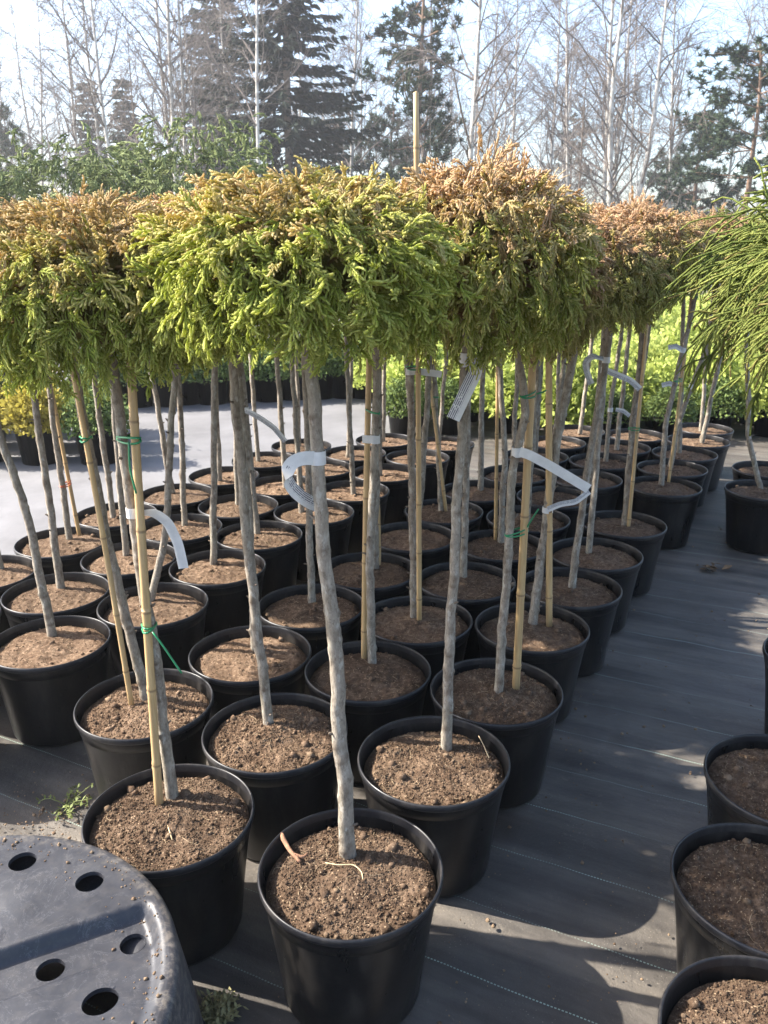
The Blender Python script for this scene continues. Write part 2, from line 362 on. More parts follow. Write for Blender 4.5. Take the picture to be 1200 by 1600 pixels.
M_MOSS = simple('mossy_weed', (.24, .22, .10), .8, 60, .5, 0)
M_DRY = simple('dry_leaf', (.20, .12, .06), .9, 60, .5, .3)
M_ROOT = simple('root_wood', (.27, .14, .08), .85, 60, .4, .4)
M_FIELD = simple('rough_grass_field', (.12, .115, .06), .95, 2, .5, .6, .05)

# ------------------------------------------------------------------ ground
def axis(lo, a, b, hi, fine, coarse):
    return np.unique(np.concatenate([-np.geomspace(-lo - 0 + 1e-9, -a, coarse) if a < 0 else np.linspace(lo, a, coarse), np.arange(a, b, fine), np.geomspace(b, hi, coarse)]))
gx = axis(-400, -2.2, 2.4, 400, .03, 22); gy = np.unique(np.concatenate([np.linspace(-30, .6, 10), np.arange(.6, 5.2, .03), np.geomspace(5.2, 900, 30)]))
X, Y = np.meshgrid(gx, gy); Z = np.zeros_like(X)
near = np.clip(1 - np.maximum(np.abs(X) / 3.2, np.abs(Y - 2.7) / 3.4), 0, 1) ** .5
for i in range(X.shape[0]):
    for j in range(X.shape[1]):
        if near[i, j] > 0:
            x, y = X[i, j], Y[i, j]; u = x * .9 - y * .436; w = x * .436 + y * .9
            Z[i, j] = near[i, j] * (.010 * mnoise.noise((u * 1.1, w * 6, 0)) + .0085 * abs(mnoise.noise((u * 1.8, w * 12, 4))) + .005 * mnoise.noise((u * 7, w * 9, 9)) - .013)
mb = MB(); m_, n_ = X.shape; idx = np.arange(m_ * n_).reshape(m_, n_)
mb.add(np.stack([X, Y, Z], -1), np.stack([idx[:-1, :-1], idx[:-1, 1:], idx[1:, 1:], idx[1:, :-1]], -1).reshape(-1, 4))
tag(link('ground', mb.mesh('ground', M_FABRIC)), kind='structure')
mb = MB(); mb.add([(-400, 17, .004), (400, 17, .004), (400, 890, .004), (-400, 890, .004)], [(0, 1, 2, 3)])
M_PALE = simple('sun_sheen_fabric', (.15, .147, .15), .75, 2.5, .2, .5, .01)  # added sheet: sun sheen on the same fabric, put into a paler colour
pg = [(-1.62, 2.5), (-1.50, 3.25), (-1.25, 3.75), (-.95, 4.35), (-.62, 5.1), (-.25, 5.6), (.1, 6.1), (.1, 9.4), (-9, 9.4), (-9, 2.5)]
import bmesh
bm = bmesh.new(); bm.faces.new([bm.verts.new((x, y, .004)) for x, y in pg]); bmesh.ops.triangulate(bm, faces=bm.faces[:]); me = bpy.data.meshes.new('sun_sheen_sheet'); bm.to_mesh(me); bm.free(); me.materials.append(M_PALE)
tag(link('sun_sheen_sheet', me), kind='structure')
tag(link('grass_field', mb.mesh('grass_field', M_FIELD)), kind='structure')

# ------------------------------------------------------------------ crown of short plumed sprigs
def sprig_template(arch, seed, spread=1.0, ntw=11, fat=.80):
    r = np.random.default_rng(seed); V = []; Q = []; T = []; C = []; off = 0
    def put(P, R, n, g0, g1):
        nonlocal off
        v, q, t = tube(P, R, n, cap=True); m = len(P); g = np.linspace(g0, g1, m)
        V.append(v); Q.append(q + off); T.append(t[n:] + off); C.append(np.r_[np.repeat(g, n), g0, g1]); off += len(v)
    t = np.linspace(0, 1, 5); a = -arch * t ** 1.2; P = np.zeros((5, 3))
    for i in range(1, 5): P[i] = P[i - 1] + .25 * np.array((math.cos((a[i] + a[i - 1]) / 2), .06 * r.normal(), math.sin((a[i] + a[i - 1]) / 2)))
    put(P, np.array((.026, .028, .030, .032, .024)) * fat, 3, .15, .95)
    for k in range(ntw):
        tt = .12 + .86 * k / (ntw - 1) + r.uniform(-.03, .03); i = min(3, int(tt * 4)); f = np.clip(tt * 4 - i, 0, 1); p = P[i] * (1 - f) + P[i + 1] * f
        tang = P[i + 1] - P[i]; tang /= np.linalg.norm(tang); side = (1 if k % 2 else -1); lat = np.array((0, side, 0)); up = np.cross(tang, lat) * side * -1
        ang = r.uniform(.55, .95) * spread; L = (.42 - .20 * tt) * r.uniform(.75, 1.25)
        if k % 5 == 4: lat = up * r.choice((1, .6)) + lat * .4
        d = tang * math.cos(ang) + lat * math.sin(ang) + up * r.uniform(-.25, .3); d /= np.linalg.norm(d)
        d2 = d * .8 + tang * .35 + np.array((0, 0, -.45 * min(1, arch))); d2 /= np.linalg.norm(d2)
        d3 = norm(d2 + r.normal(size=3) * .35 + tang * .3); p1 = p + d * L * .36; p2 = p1 + d2 * L * .34; p3 = p2 + d3 * L * .30; rr = .042 * r.uniform(.8, 1.2) * fat
        put([p, p1, p2, p3], np.array((.65, .95, 1.05, .8)) * rr, 3, .35, 1.0)
    return np.concatenate(V), np.concatenate(Q), np.concatenate(T), np.concatenate(C)
def norm(v): return v / (np.linalg.norm(v) + 1e-12)
TEMPL = {'up': [sprig_template(.45, 10 + i, .8) for i in range(3)], 'mid': [sprig_template(1.05, 20 + i) for i in range(4)], 'down': [sprig_template(1.8, 30 + i, .85) for i in range(3)]}
def norm(v): return v / (np.linalg.norm(v) + 1e-12)

def bun_crown(seed, a=.225, c=.126, n=1620, bronze_at=.42, spikes=0, lop=0.0):
    r = np.random.default_rng(seed); mb = MB(); ga = math.pi * (3 - 5 ** .5)
    lobes = [(norm(r.normal(size=3)), r.uniform(-.10, .13)) for _ in range(16)]
    def lump(d): return 1 + sum(w * max(0, np.dot(d, l)) ** 6 for l, w in lobes)
    def place(kind, p, g, size, roll, br, b):
        tv, tq, tt, tc = TEMPL[kind][r.integers(len(TEMPL[kind]))]
        g = norm(g); z = np.array((0, 0, 1.0)); y = np.cross(z, g)
        y = norm(y) if np.linalg.norm(y) > .05 else norm(np.array((-g[1] - .3, g[0] + .2, 0))); z = np.cross(g, y)
        y2 = y * math.cos(roll) + z * math.sin(roll); z2 = np.cross(g, y2)
        v = (tv * size) @ np.array((g, y2, z2)) + p
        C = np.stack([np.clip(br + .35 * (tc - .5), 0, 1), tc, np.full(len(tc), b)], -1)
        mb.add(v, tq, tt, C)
    for i in range(n):
        z = 1 - 1.72 * (i + .5) / n; rr = math.sqrt(max(0, 1 - z * z)); th = i * ga + r.normal() * .25
        d = norm(np.array((rr * math.cos(th), rr * math.sin(th), z + r.normal() * .05)))
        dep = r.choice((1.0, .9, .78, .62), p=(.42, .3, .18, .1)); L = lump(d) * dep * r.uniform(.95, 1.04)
        fz = c if d[2] > 0 else c * 1.32
        p = np.array((d[0] * a, d[1] * a, d[2] * fz)) * L
        p[2] += lop * d[0] * .05
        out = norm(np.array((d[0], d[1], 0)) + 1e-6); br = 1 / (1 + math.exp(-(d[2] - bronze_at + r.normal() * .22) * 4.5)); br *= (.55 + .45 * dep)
        if d[2] > .62:
            g = out * r.uniform(.35, .9) + np.array((0, 0, r.uniform(.25, .95))) + r.normal(size=3) * .34; kind = r.choice(('up', 'mid', 'mid')); size = r.uniform(.036, .058)
        elif d[2] > .05:
            g = out * 1.0 + np.array((0, 0, r.uniform(-.25, .40))) + r.normal(size=3) * .36; kind = r.choice(('mid', 'mid', 'down', 'up')); size = r.uniform(.036, .060)
        elif d[2] > -.45:
            g = out * .85 + np.array((0, 0, r.uniform(-.85, -.05))) + r.normal(size=3) * .34; kind = r.choice(('mid', 'down', 'down')); size = r.uniform(.038, .064)
        else:
            g = out * .5 + np.array((0, 0, r.uniform(-1.1, -.4))) + r.normal(size=3) * .34; kind = r.choice(('up', 'mid', 'mid')); size = r.uniform(.036, .058)
        g = norm(g)
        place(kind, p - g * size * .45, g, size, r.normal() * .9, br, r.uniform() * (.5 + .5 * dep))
    for k in range(spikes):                                  # upright leaders on the top
        th = r.uniform(0, 6.28); q = r.uniform(0, .55) ** 1; p = np.array((math.cos(th) * a * q, math.sin(th) * a * q, c * .92 * math.sqrt(1 - q * q)))
        h = r.uniform(.02, .05)
        for j in range(5):
            pp = p + np.array((r.normal() * .012, r.normal() * .012, h * j / 5)); g = np.array((r.normal() * .35, r.normal() * .35, .9))
            place('up' if j > 1 else 'mid', pp, g, r.uniform(.035, .055), r.uniform(0, 6), .95, r.uniform(.3, 1))
    # shaded inner growth: bare brown shoots running from the stem to the outside
    for k in range(150):
        d = norm(r.normal(size=3)); d[2] = abs(d[2]) * .9 - .35; d = norm(d); e = np.array((d[0] * a, d[1] * a, d[2] * c)) * .8
        s0 = np.array((0, 0, -c * .75 + r.uniform(0, .12))); mdl = (s0 + e) / 2 + np.array((0, 0, .02)); V, Q, _ = tube3([s0, mdl, e], [.006, .004, .002], 4)
        mb.add(V, Q, None, (.9, .05, .1))
    # dense dead foliage close to the stem
    nn, ss = 14, 24; ph = np.linspace(0, math.pi, nn); th = np.arange(ss) * 2 * math.pi / ss
    VV = np.array([[(math.sin(f) * math.cos(t) * a * .60 * r.uniform(.8, 1.1), math.sin(f) * math.sin(t) * a * .60 * r.uniform(.8, 1.1), math.cos(f) * c * .58 * r.uniform(.85, 1.1)) for t in th] for f in ph])
    idx = np.arange(nn * ss).reshape(nn, ss); A = idx[:-1]; B = idx[1:]
    mb.add(VV, np.stack([A, B, np.roll(B, -1, 1), np.roll(A, -1, 1)], -1).reshape(-1, 4), None, (.5, 0.0, 0))
    return mb.mesh('crown', M_CROWN, True, True)
CROWNS = [bun_crown(101, bronze_at=.60), bun_crown(102, a=.222, c=.128, bronze_at=.38, spikes=2), bun_crown(103, a=.23, c=.120, bronze_at=.45, spikes=0)]

def thread_crown(seed, n=520, rad=.30, drop=.30, mat=None, thick=.0026, name='crown'):
    r = np.random.default_rng(seed); mb = MB()
    def strand(p, d, L, sag, k, r0, b, depth):
        P = [p]; q = p.copy(); d = norm(d)
        for i in range(k):
            d = norm(d + np.array((0, 0, -sag * (.4 + 1.2 * i / k))) + r.normal(size=3) * .17); q = q + d * L / k; P.append(q.copy())
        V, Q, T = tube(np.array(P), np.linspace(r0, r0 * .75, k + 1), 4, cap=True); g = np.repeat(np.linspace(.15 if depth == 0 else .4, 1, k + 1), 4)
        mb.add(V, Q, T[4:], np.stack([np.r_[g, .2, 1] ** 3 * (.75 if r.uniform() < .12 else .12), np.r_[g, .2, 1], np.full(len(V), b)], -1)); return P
    for i in range(n):
        th = r.uniform(0, 2 * math.pi); el = r.uniform(-.35, 1.15); out = np.array((math.cos(th) * math.cos(el), math.sin(th) * math.cos(el), math.sin(el)))
        p = out * np.array((rad * .42, rad * .42, .09)) * r.uniform(.3, 1); L = rad * r.uniform(.55, 1.0) * (1.15 if el < .6 else .85); b = r.uniform()
        P = strand(p, out + np.array((0, 0, .15)), L, drop * r.uniform(.5, 1.3), 8, thick * r.uniform(.9, 1.3), b, 0)
        for k in range(9):
            j = r.integers(1, 8); dd = norm(P[j] - P[j - 1]) + r.normal(size=3) * .45
            strand(np.array(P[j]), dd, L * r.uniform(.12, .36), drop * r.uniform(.5, 1.2), 4, thick * r.uniform(.85, 1.15), np.clip(b + r.normal() * .2, 0, 1), 1)
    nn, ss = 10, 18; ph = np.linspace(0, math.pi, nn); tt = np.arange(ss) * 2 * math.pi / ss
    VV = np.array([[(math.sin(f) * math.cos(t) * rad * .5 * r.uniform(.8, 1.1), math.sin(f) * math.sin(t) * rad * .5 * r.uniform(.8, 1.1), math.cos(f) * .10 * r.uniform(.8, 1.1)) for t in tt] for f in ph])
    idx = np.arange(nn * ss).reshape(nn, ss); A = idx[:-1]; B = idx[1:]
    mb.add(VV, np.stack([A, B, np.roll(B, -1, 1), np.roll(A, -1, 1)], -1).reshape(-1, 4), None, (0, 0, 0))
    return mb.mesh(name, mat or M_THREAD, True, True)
THREADS = [thread_crown(201, 500, .28, .26, thick=.0022), thread_crown(202, 500, .28, .26, thick=.0022)]

# ------------------------------------------------------------------ pot and soil
POT_H = .29
def pot_meshes():
    mb = MB()
    prof = [(.02, .012), (.120, .012), (.130, .004), (.137, 0.0), (.1405, .006), (.150, .09), (.160, .17), (.1685, .243), (.1725, .245), (.1765, .268), (.1765, .272)]
    inner = [(.1745, .272), (.1715, .25), (.163, .19), (.150, .10)]
    mb.add(*lathe(prof, 72)); mb.add(*lathe(inner, 72))
    pot = mb.mesh('pot', M_POT)
    mb = MB(); t = np.linspace(0, 1, 15); prof = [(.1763, .2715), (.1800, .2735), (.1815, .277), (.1822, .282), (.1818, .287), (.1802, .290), (.1780, .2905), (.1764, .288), (.1756, .282), (.1742, .262)]
    mb.add(*lathe(prof, 96)); return pot, mb.mesh('rim', M_RIM)
ME_POT, ME_RIM = pot_meshes()
SOIL_Z = .267
OCT_V = np.array([(1, 0, 0), (-1, 0, 0), (0, 1, 0), (0, -1, 0), (0, 0, 1), (0, 0, -1)], float); OCT_F = np.array([(0, 2, 4), (2, 1, 4), (1, 3, 4), (3, 0, 4), (2, 0, 5), (1, 2, 5), (3, 1, 5), (0, 3, 5)])
def rotm(r): return np.linalg.qr(r.normal(size=(3, 3)))[0]
def soil_mesh(seed, rings, segs, clods, fibres):
    r = np.random.default_rng(seed); mb = MB(); R = .1725
    rad = np.linspace(.004, R, rings); th = np.arange(segs) * 2 * math.pi / segs; V = np.zeros((rings, segs, 3)); o = seed * 3.7
    for i, q in enumerate(rad):
        for j, t in enumerate(th):
            x, y = q * math.cos(t), q * math.sin(t)
            h = .008 * mnoise.noise((x * 13 + o, y * 13, 0)) + .0035 * mnoise.noise((x * 38 + o, y * 38, 3)) + .003 * mnoise.noise((x * 95, y * 95 + o, 5)) + .0026 * mnoise.noise((x * 230, y * 230 + o, 7))
            edge = max(0, (q / R - .8) / .2); mound = .010 * math.exp(-(q / .05) ** 2)
            V[i, j] = (x, y, SOIL_Z + h * (1 - .5 * edge) - .012 * edge ** 2 + mound)
    idx = np.arange(rings * segs).reshape(rings, segs); A = idx[:-1]; B = idx[1:]
    mb.add(V, np.stack([A, np.roll(A, -1, 1), np.roll(B, -1, 1), B], -1).reshape(-1, 4))
    V0 = V[0].mean(0); mb.add(np.vstack([V[0], V0]), None, [(segs, k, (k + 1) % segs) for k in range(segs)])
    def zat(x, y):
        i = min(rings - 1, int(math.hypot(x, y) / R * (rings - 1))); j = int((math.atan2(y, x) % (2 * math.pi)) / (2 * math.pi) * segs) % segs; return V[i, j, 2]
    for k in range(clods):
        q = R * .97 * math.sqrt(r.uniform()); t = r.uniform(0, 6.283); x, y = q * math.cos(t), q * math.sin(t); s = r.choice((.0012, .0018, .0026, .005, .010), p=(.40, .40, .19, .008, .002))
        if s < .004: v, f = OCT_V * s * r.uniform(.6, 1.5, (6, 1)) @ rotm(r), OCT_F
        else: v, f = blob(s * r.uniform(.8, 1.3))
        mb.add(v * (1, 1, .75) + (x, y, zat(x, y) + s * .25), None, f, (r.uniform() * .25 if r.uniform() < .25 else 0, 0, 0))
    for k in range(fibres):
        q = R * .93 * math.sqrt(r.uniform()); t = r.uniform(0, 6.283); p = np.array((q * math.cos(t), q * math.sin(t))); a = r.uniform(0, 6.283); L = r.uniform(.006, .022) if k % 6 else r.uniform(.03, .05); P = []
        for i in range(5):
            z = zat(*p) + .0015 if np.hypot(*p) < R else SOIL_Z; P.append((p[0], p[1], z + .001 * math.sin(i * 1.6))); a += r.normal() * .35; p = p + np.array((math.cos(a), math.sin(a))) * L / 4
            if np.hypot(*p) > R * .97: p *= .95
        V_, Q_, _ = tube3(P, r.uniform(.0004, .0008), 4); mb.add(V_, Q_, None, (r.uniform(.5, 1), 0, 0))
    return mb.mesh('soil', M_SOIL, True, True)
SOIL_HI = [soil_mesh(s, 78, 170, 6500, 55) for s in (1, 2, 3)]
SOIL_LO = [soil_mesh(s, 34, 80, 800, 40) for s in (5, 6, 7)]

# ------------------------------------------------------------------ stems, canes, ties, strips
def stem_mesh(path, r0, r1, seed, sides=12, step=.010):
    r = np.random.default_rng(seed); path = np.asarray(path, float); L = np.linalg.norm(np.diff(path, axis=0), axis=1).sum(); k = max(12, int(L / step))
    P = smooth_path(path, k); t = np.linspace(0, 1, k); o = seed * 1.31; w = np.minimum(1, t * 6)
    for i in range(k):
        P[i, 0] += w[i] * (.0055 * mnoise.noise((t[i] * 7 * L, o, 0)) + .0022 * mnoise.noise((t[i] * 24 * L, o, 2)))
        P[i, 1] += w[i] * (.0055 * mnoise.noise((t[i] * 7 * L, o, 5)) + .0022 * mnoise.noise((t[i] * 24 * L, o, 7)))
    R = (r0 + (r1 - r0) * t ** .8)[:, None] * np.ones((1, sides)); R[:, :] *= (1 + .22 * np.exp(-t * L / .018))[:, None]
    S = np.zeros((k, sides)); ang = np.arange(sides) * 2 * math.pi / sides
    for i in range(k):
        for j in range(sides): R[i, j] *= 1 + .045 * mnoise.noise((t[i] * L * 30, math.cos(ang[j]) * 1.1 + o, math.sin(ang[j]) * 1.1)) + .05 * mnoise.noise((t[i] * L * 90, math.cos(ang[j]) * 2.5 + o, math.sin(ang[j]) * 2.5))
    for q in range(int(L * 42)):
        tc, ac, am, sg = r.uniform(.02, .99), r.uniform(0, 6.283), r.uniform(.06, .34), r.uniform(.0028, .008) / L
        da = np.abs((ang - ac + math.pi) % (2 * math.pi) - math.pi); B = np.exp(-((t - tc) / sg) ** 2)[:, None] * np.exp(-(da / .75) ** 2)[None, :]
        R *= 1 + am * B; S = np.maximum(S, B * (am > .15) * .95)
    V, Q, T = tube(P, R, sides, True); mb = MB(); mb.add(V, Q, T, np.stack([np.r_[S.ravel(), 0, .5], np.zeros(len(V)), np.zeros(len(V))], -1))
    for q in range(int(L * 9)):                            # stubs of trimmed side shoots
        i = r.integers(4, k - 3); a = r.uniform(0, 6.283); d = np.array((math.cos(a), math.sin(a), r.uniform(.2, .8))); rr = R[i].mean()
        v, qd, tr = tube([P[i], P[i] + d * (rr + .003), P[i] + d * (rr + r.uniform(.005, .011))], [.0035, .003, .0022], 6); mb.add(v, qd, tr, (.7, 0, 0))
    return mb.mesh('trunk', M_BARK, True, True), P
def cane_mesh(p0, p1, r, seed):
    rr = np.random.default_rng(seed); p0, p1 = np.asarray(p0, float), np.asarray(p1, float); L = np.linalg.norm(p1 - p0); nodes = []; z = rr.uniform(.05, .15)
    while z < L - .03: nodes.append(z); z += rr.uniform(.16, .24)
    ts = sorted(set([0, L] + [z + e for z in nodes for e in (-.012, -.004, -.0015, .0015, .004, .012)] + list(np.linspace(0, L, 14)))); bow = rr.normal(size=2) * .004
    P = np.array([p0 + (p1 - p0) * t / L + np.array((bow[0], bow[1], 0)) * math.sin(math.pi * t / L) for t in ts]); R = np.array([r * (1.0 - .12 * t / L) for t in ts]); C = np.zeros(len(ts))
    for i, t in enumerate(ts):
        for z in nodes:
            if abs(t - z) < .0045: R[i] *= 1.14
            if abs(t - z) < .0018: R[i] *= .93; C[i] = 1
    V, Q, T = tube(P, R, 12, True); mb = MB(); mb.add(V, Q, T, np.stack([np.r_[np.repeat(C, 12), 0, .6], np.zeros(len(V)), np.zeros(len(V))], -1)); return mb.mesh('bamboo_cane', M_CANE, True, True)
def loop_tie(c0, c1, rad0, rad1, mat, tails, th=.0022, turns=2):
    """tube looped round two uprights at c0 and c1"""
    c0, c1 = np.asarray(c0, float), np.asarray(c1, float); mid = (c0 + c1) / 2; d = c1 - c0; d[2] = 0; h = np.linalg.norm(d) / 2; u = norm(d) if h > 1e-4 else np.array((1, 0, 0)); w = np.array((-u[1], u[0], 0)); mb = MB()
    for k in range(turns):
        P = []
        for a in np.linspace(0, 2 * math.pi, 29)[:-1]:
            rr = (rad1 if math.cos(a) > 0 else rad0) + th; P.append(mid + u * (math.cos(a) * (h + rr)) + w * math.sin(a) * rr * 1.05 + np.array((0, 0, (k - .5) * th * 2.2 + .004 * math.sin(a + k * 2) + (c1[2] - c0[2]) * .5 * math.cos(a))))
        P.append(P[0]); mb.add(*tube(P, th, 7, True))
    for tl in tails: mb.add(*tube(smooth_path(tl, 10), th * .95, 7, True))
    return mb.mesh('tie', mat)
def strip_mesh(P, W, width, flip=1.0, k=26):
    """printed plastic strip along P with width direction W, real thickness"""
    P = smooth_path(P, k); W = np.asarray(W, float); W = np.array([np.array([np.interp(x, np.linspace(0, 1, len(W)), W[:, j]) for j in range(3)]) for x in np.linspace(0, 1, k)]) if W.ndim == 2 else np.tile(W, (k, 1))
    T = np.gradient(P, axis=0); T /= np.linalg.norm(T, axis=1)[:, None]; W = W - T * (W * T).sum(1)[:, None]; W /= np.linalg.norm(W, axis=1)[:, None]; Nn = np.cross(T, W) * .0004
    d = np.r_[0, np.cumsum(np.linalg.norm(np.diff(P, axis=0), axis=1))] / width; mb = MB(); h = W * width / 2
    for side in (1, -1):
        V = np.stack([P - h + Nn * side, P + h + Nn * side], 1); idx = np.arange(2 * k).reshape(k, 2); Q = np.stack([idx[:-1, 0], idx[:-1, 1], idx[1:, 1], idx[1:, 0]], -1)
        C = np.zeros((k, 2, 3)); C[:, :, 0] = d[:, None]; C[:, 0, 1] = 0; C[:, 1, 1] = 1; C[:, :, 2] = 1.0 if side * flip > 0 else 0.0
        mb.add(V.reshape(-1, 3), Q if side < 0 else Q[:, ::-1], None, C.reshape(-1, 3))
    return mb.mesh('label_strip', M_STRIP, True, True)
def band_mesh(c, rad, width):
    a = np.linspace(0, 2 * math.pi, 25)[:-1]; mb = MB(); V = []
    for z, e in ((-width / 2, 0), (width / 2, 0), (width / 2, .0008), (-width / 2, .0008)): V.append(np.stack([c[0] + (rad + e) * np.cos(a), c[1] + (rad + e) * np.sin(a), np.full(24, c[2] + z)], -1))
    idx = np.arange(96).reshape(4, 24); Q = []
    for A, B in ((0, 1), (1, 2), (2, 3), (3, 0)): Q.append(np.stack([idx[A], idx[B], np.roll(idx[B], -1), np.roll(idx[A], -1)], -1))
    mb.add(np.concatenate(V), np.concatenate(Q)); return mb.mesh('label_band', M_STRIP, False, True)

# ------------------------------------------------------------------ the block of potted trees
# row, rim centre in the photo (x, y) or None with a ground position, stem pixels (foot first)
ROWS = {
 'P': [((548, 1355), [(545, 1330), (522, 1000), (500, 780), (485, 580)]), ((682, 1178), [(697, 1163), (705, 960), (718, 740), (727, 550)]),
       ((772, 1080), [(778, 1083), (795, 850), (800, 740), (822, 640), (812, 555)]), ((833, 975), [(832, 972), (852, 820), (870, 690), (905, 510)]),
       ((888, 915), [(893, 918), (920, 720), (950, 540)]), ((928, 865), [(920, 862), (945, 560)]), ((974, 817), [(976, 818), (990, 650), (1003, 530)]),
       ((1040, 752), [(1031, 750), (1045, 660), (1072, 545)]), ((1047, 731), [(1046, 727), (1062, 660), (1108, 535)]), ((1059, 710), [(1060, 705), (1066, 560)]), (1.88, 4.97), (2.08, 5.3)],
 'Q': [((265, 1270), [(270, 1243), (240, 1012), (213, 847), (182, 610)]), ((430, 1140), [(421, 1131), (392, 900), (363, 577)]), ((572, 1038), [(582, 1030), (578, 900), (590, 550)]),
       ((645, 970), [(647, 965), (644, 760), (640, 553)]), ((722, 905), [(724, 900), (733, 560)]), ((785, 845), [(783, 842), (790, 700), (781, 549)]), ((822, 812), None), (.80, 3.80), ((915, 747), None), ((943, 720), [(950, 716), (960, 640), (976, 530)]), (1.41, 4.8), (1.6, 5.1)],
 'R': [((228, 1095), [(230, 1087), (180, 900), (125, 627)]), ((398, 1020), [(399, 1012), (392, 850), (372, 577)]), ((487, 945), [(487, 938), (478, 600)]), ((583, 890), [(586, 884), (590, 560)]), ((650, 835), None),
       ((695, 797), [(690, 798), (677, 560)]), ((748, 768), [(753, 760), (758, 558)]), ((804, 740), None), ((839, 712), None), (1.06, 4.92), (1.24, 5.22)],
 'S': [(-1.28, 2.11), ((85, 995), [(84, 977), (40, 830), (0, 707)]), ((215, 930), [(222, 915), (233, 840), (245, 603)]), ((325, 880), [(327, 870), (323, 580)]), ((405, 835), [(402, 830), (380, 607)]), ((475, 800), [(468, 797), (453, 580)]),
       (-.19, 3.9), (-.02, 4.22), (.16, 4.54), (.34, 4.86)],
 'T': [(-1.44, 2.47), ((110, 915), [(103, 897), (40, 610)]), ((205, 865), [(192, 857), (163, 610)]), ((297, 815), [(298, 807), (280, 583)]), ((370, 790), [(370, 773), (355, 587)]), (-.52, 3.98), (-.35, 4.3), (-.17, 4.62), (0, 4.95)],
 'U': [((20, 890), [(5, 885), (-60, 640)]), ((115, 845), [(115, 833), (78, 627)]), (-1.15, 3.50), ((270, 775), [(270, 770), (240, 600)]), (-.82, 4.15), (-.66, 4.5), (-.50, 4.82)],
}
ORD = ['first', 'second', 'third', 'fourth', 'fifth', 'sixth', 'seventh', 'eighth', 'ninth', 'tenth', 'eleventh', 'twelfth']
ROWTXT = {'P': 'in the row edging the dark aisle', 'Q': 'in the second row from the aisle', 'R': 'in the third row from the aisle',
          'S': 'in the row just past the gap', 'T': 'in the second row past the gap', 'U': 'in the outermost row'}
TREES = {}
for row, items in ROWS.items():
    for i, it in enumerate(items):
        if isinstance(it[0], tuple): pos = on_z(*it[0], POT_H)[:2]; px = it[1]
        else: pos = np.array(it, float); px = None
        TREES[row, i] = dict(pos=pos, px=px, w=1.0 if px else .4)
# right-hand pots with green thread-leaved trees
for i, p in enumerate([(.61, .95), (.74, 1.285), (.925, 1.62), (1.32, 2.2), (1.87, 3.92), (2.06, 4.3)]): TREES['G', i] = dict(pos=np.array(p), px=[(1188, 742), (1200, 690)] if i == 4 else None, w=1.0)
keys = list(TREES)
for it in range(60):                                       # pots stand close but never inside each other
    for a in range(len(keys)):
        for b in range(a):
            A, B = TREES[keys[a]], TREES[keys[b]]; d = A['pos'] - B['pos']; L = np.hypot(*d)
            if L < .369:
                s = (.369 - L) / 2 * d / (L + 1e-9); A['pos'] = A['pos'] + s; B['pos'] = B['pos'] - s
HI = {('P', 0), ('P', 1), ('P', 2), ('Q', 0), ('Q', 1), ('R', 0), ('G', 0), ('G', 1), ('G', 2)}
OBCOL = {('P', 0): (.30, 1.08), ('P', 1): (.48, 1.0), ('P', 2): (.74, .98), ('P', 3): (.66, 1.0), ('P', 4): (.62, 1.0), ('Q', 0): (.34, 1.0), ('R', 0): (.38, 1.0), ('S', 1): (.40, 1.0)}
CROWN_PICK = {('P', 0): (0, 1.04, 2.2), ('P', 1): (1, 1.04, .4), ('Q', 0): (2, 1.05, 1.0), ('P', 2): (1, .93, 2.6), ('R', 0): (0, 1.03, 4.0), ('Q', 1): (2, .98, 2.0)}
CROWN_DZ = {('P', 0): .005, ('P', 1): .005, ('P', 2): -.055, ('P', 3): -.05, ('Q', 0): -.045, ('R', 0): -.05}
FEATURE = {}
ZS = {('P', 0): 1.02, ('P', 1): 1.3, ('P', 2): 1.25, ('P', 3): 1.2, ('P', 4): 1.15, ('P', 5): 1.15, ('Q', 0): 1.16, ('R', 0): 1.2}
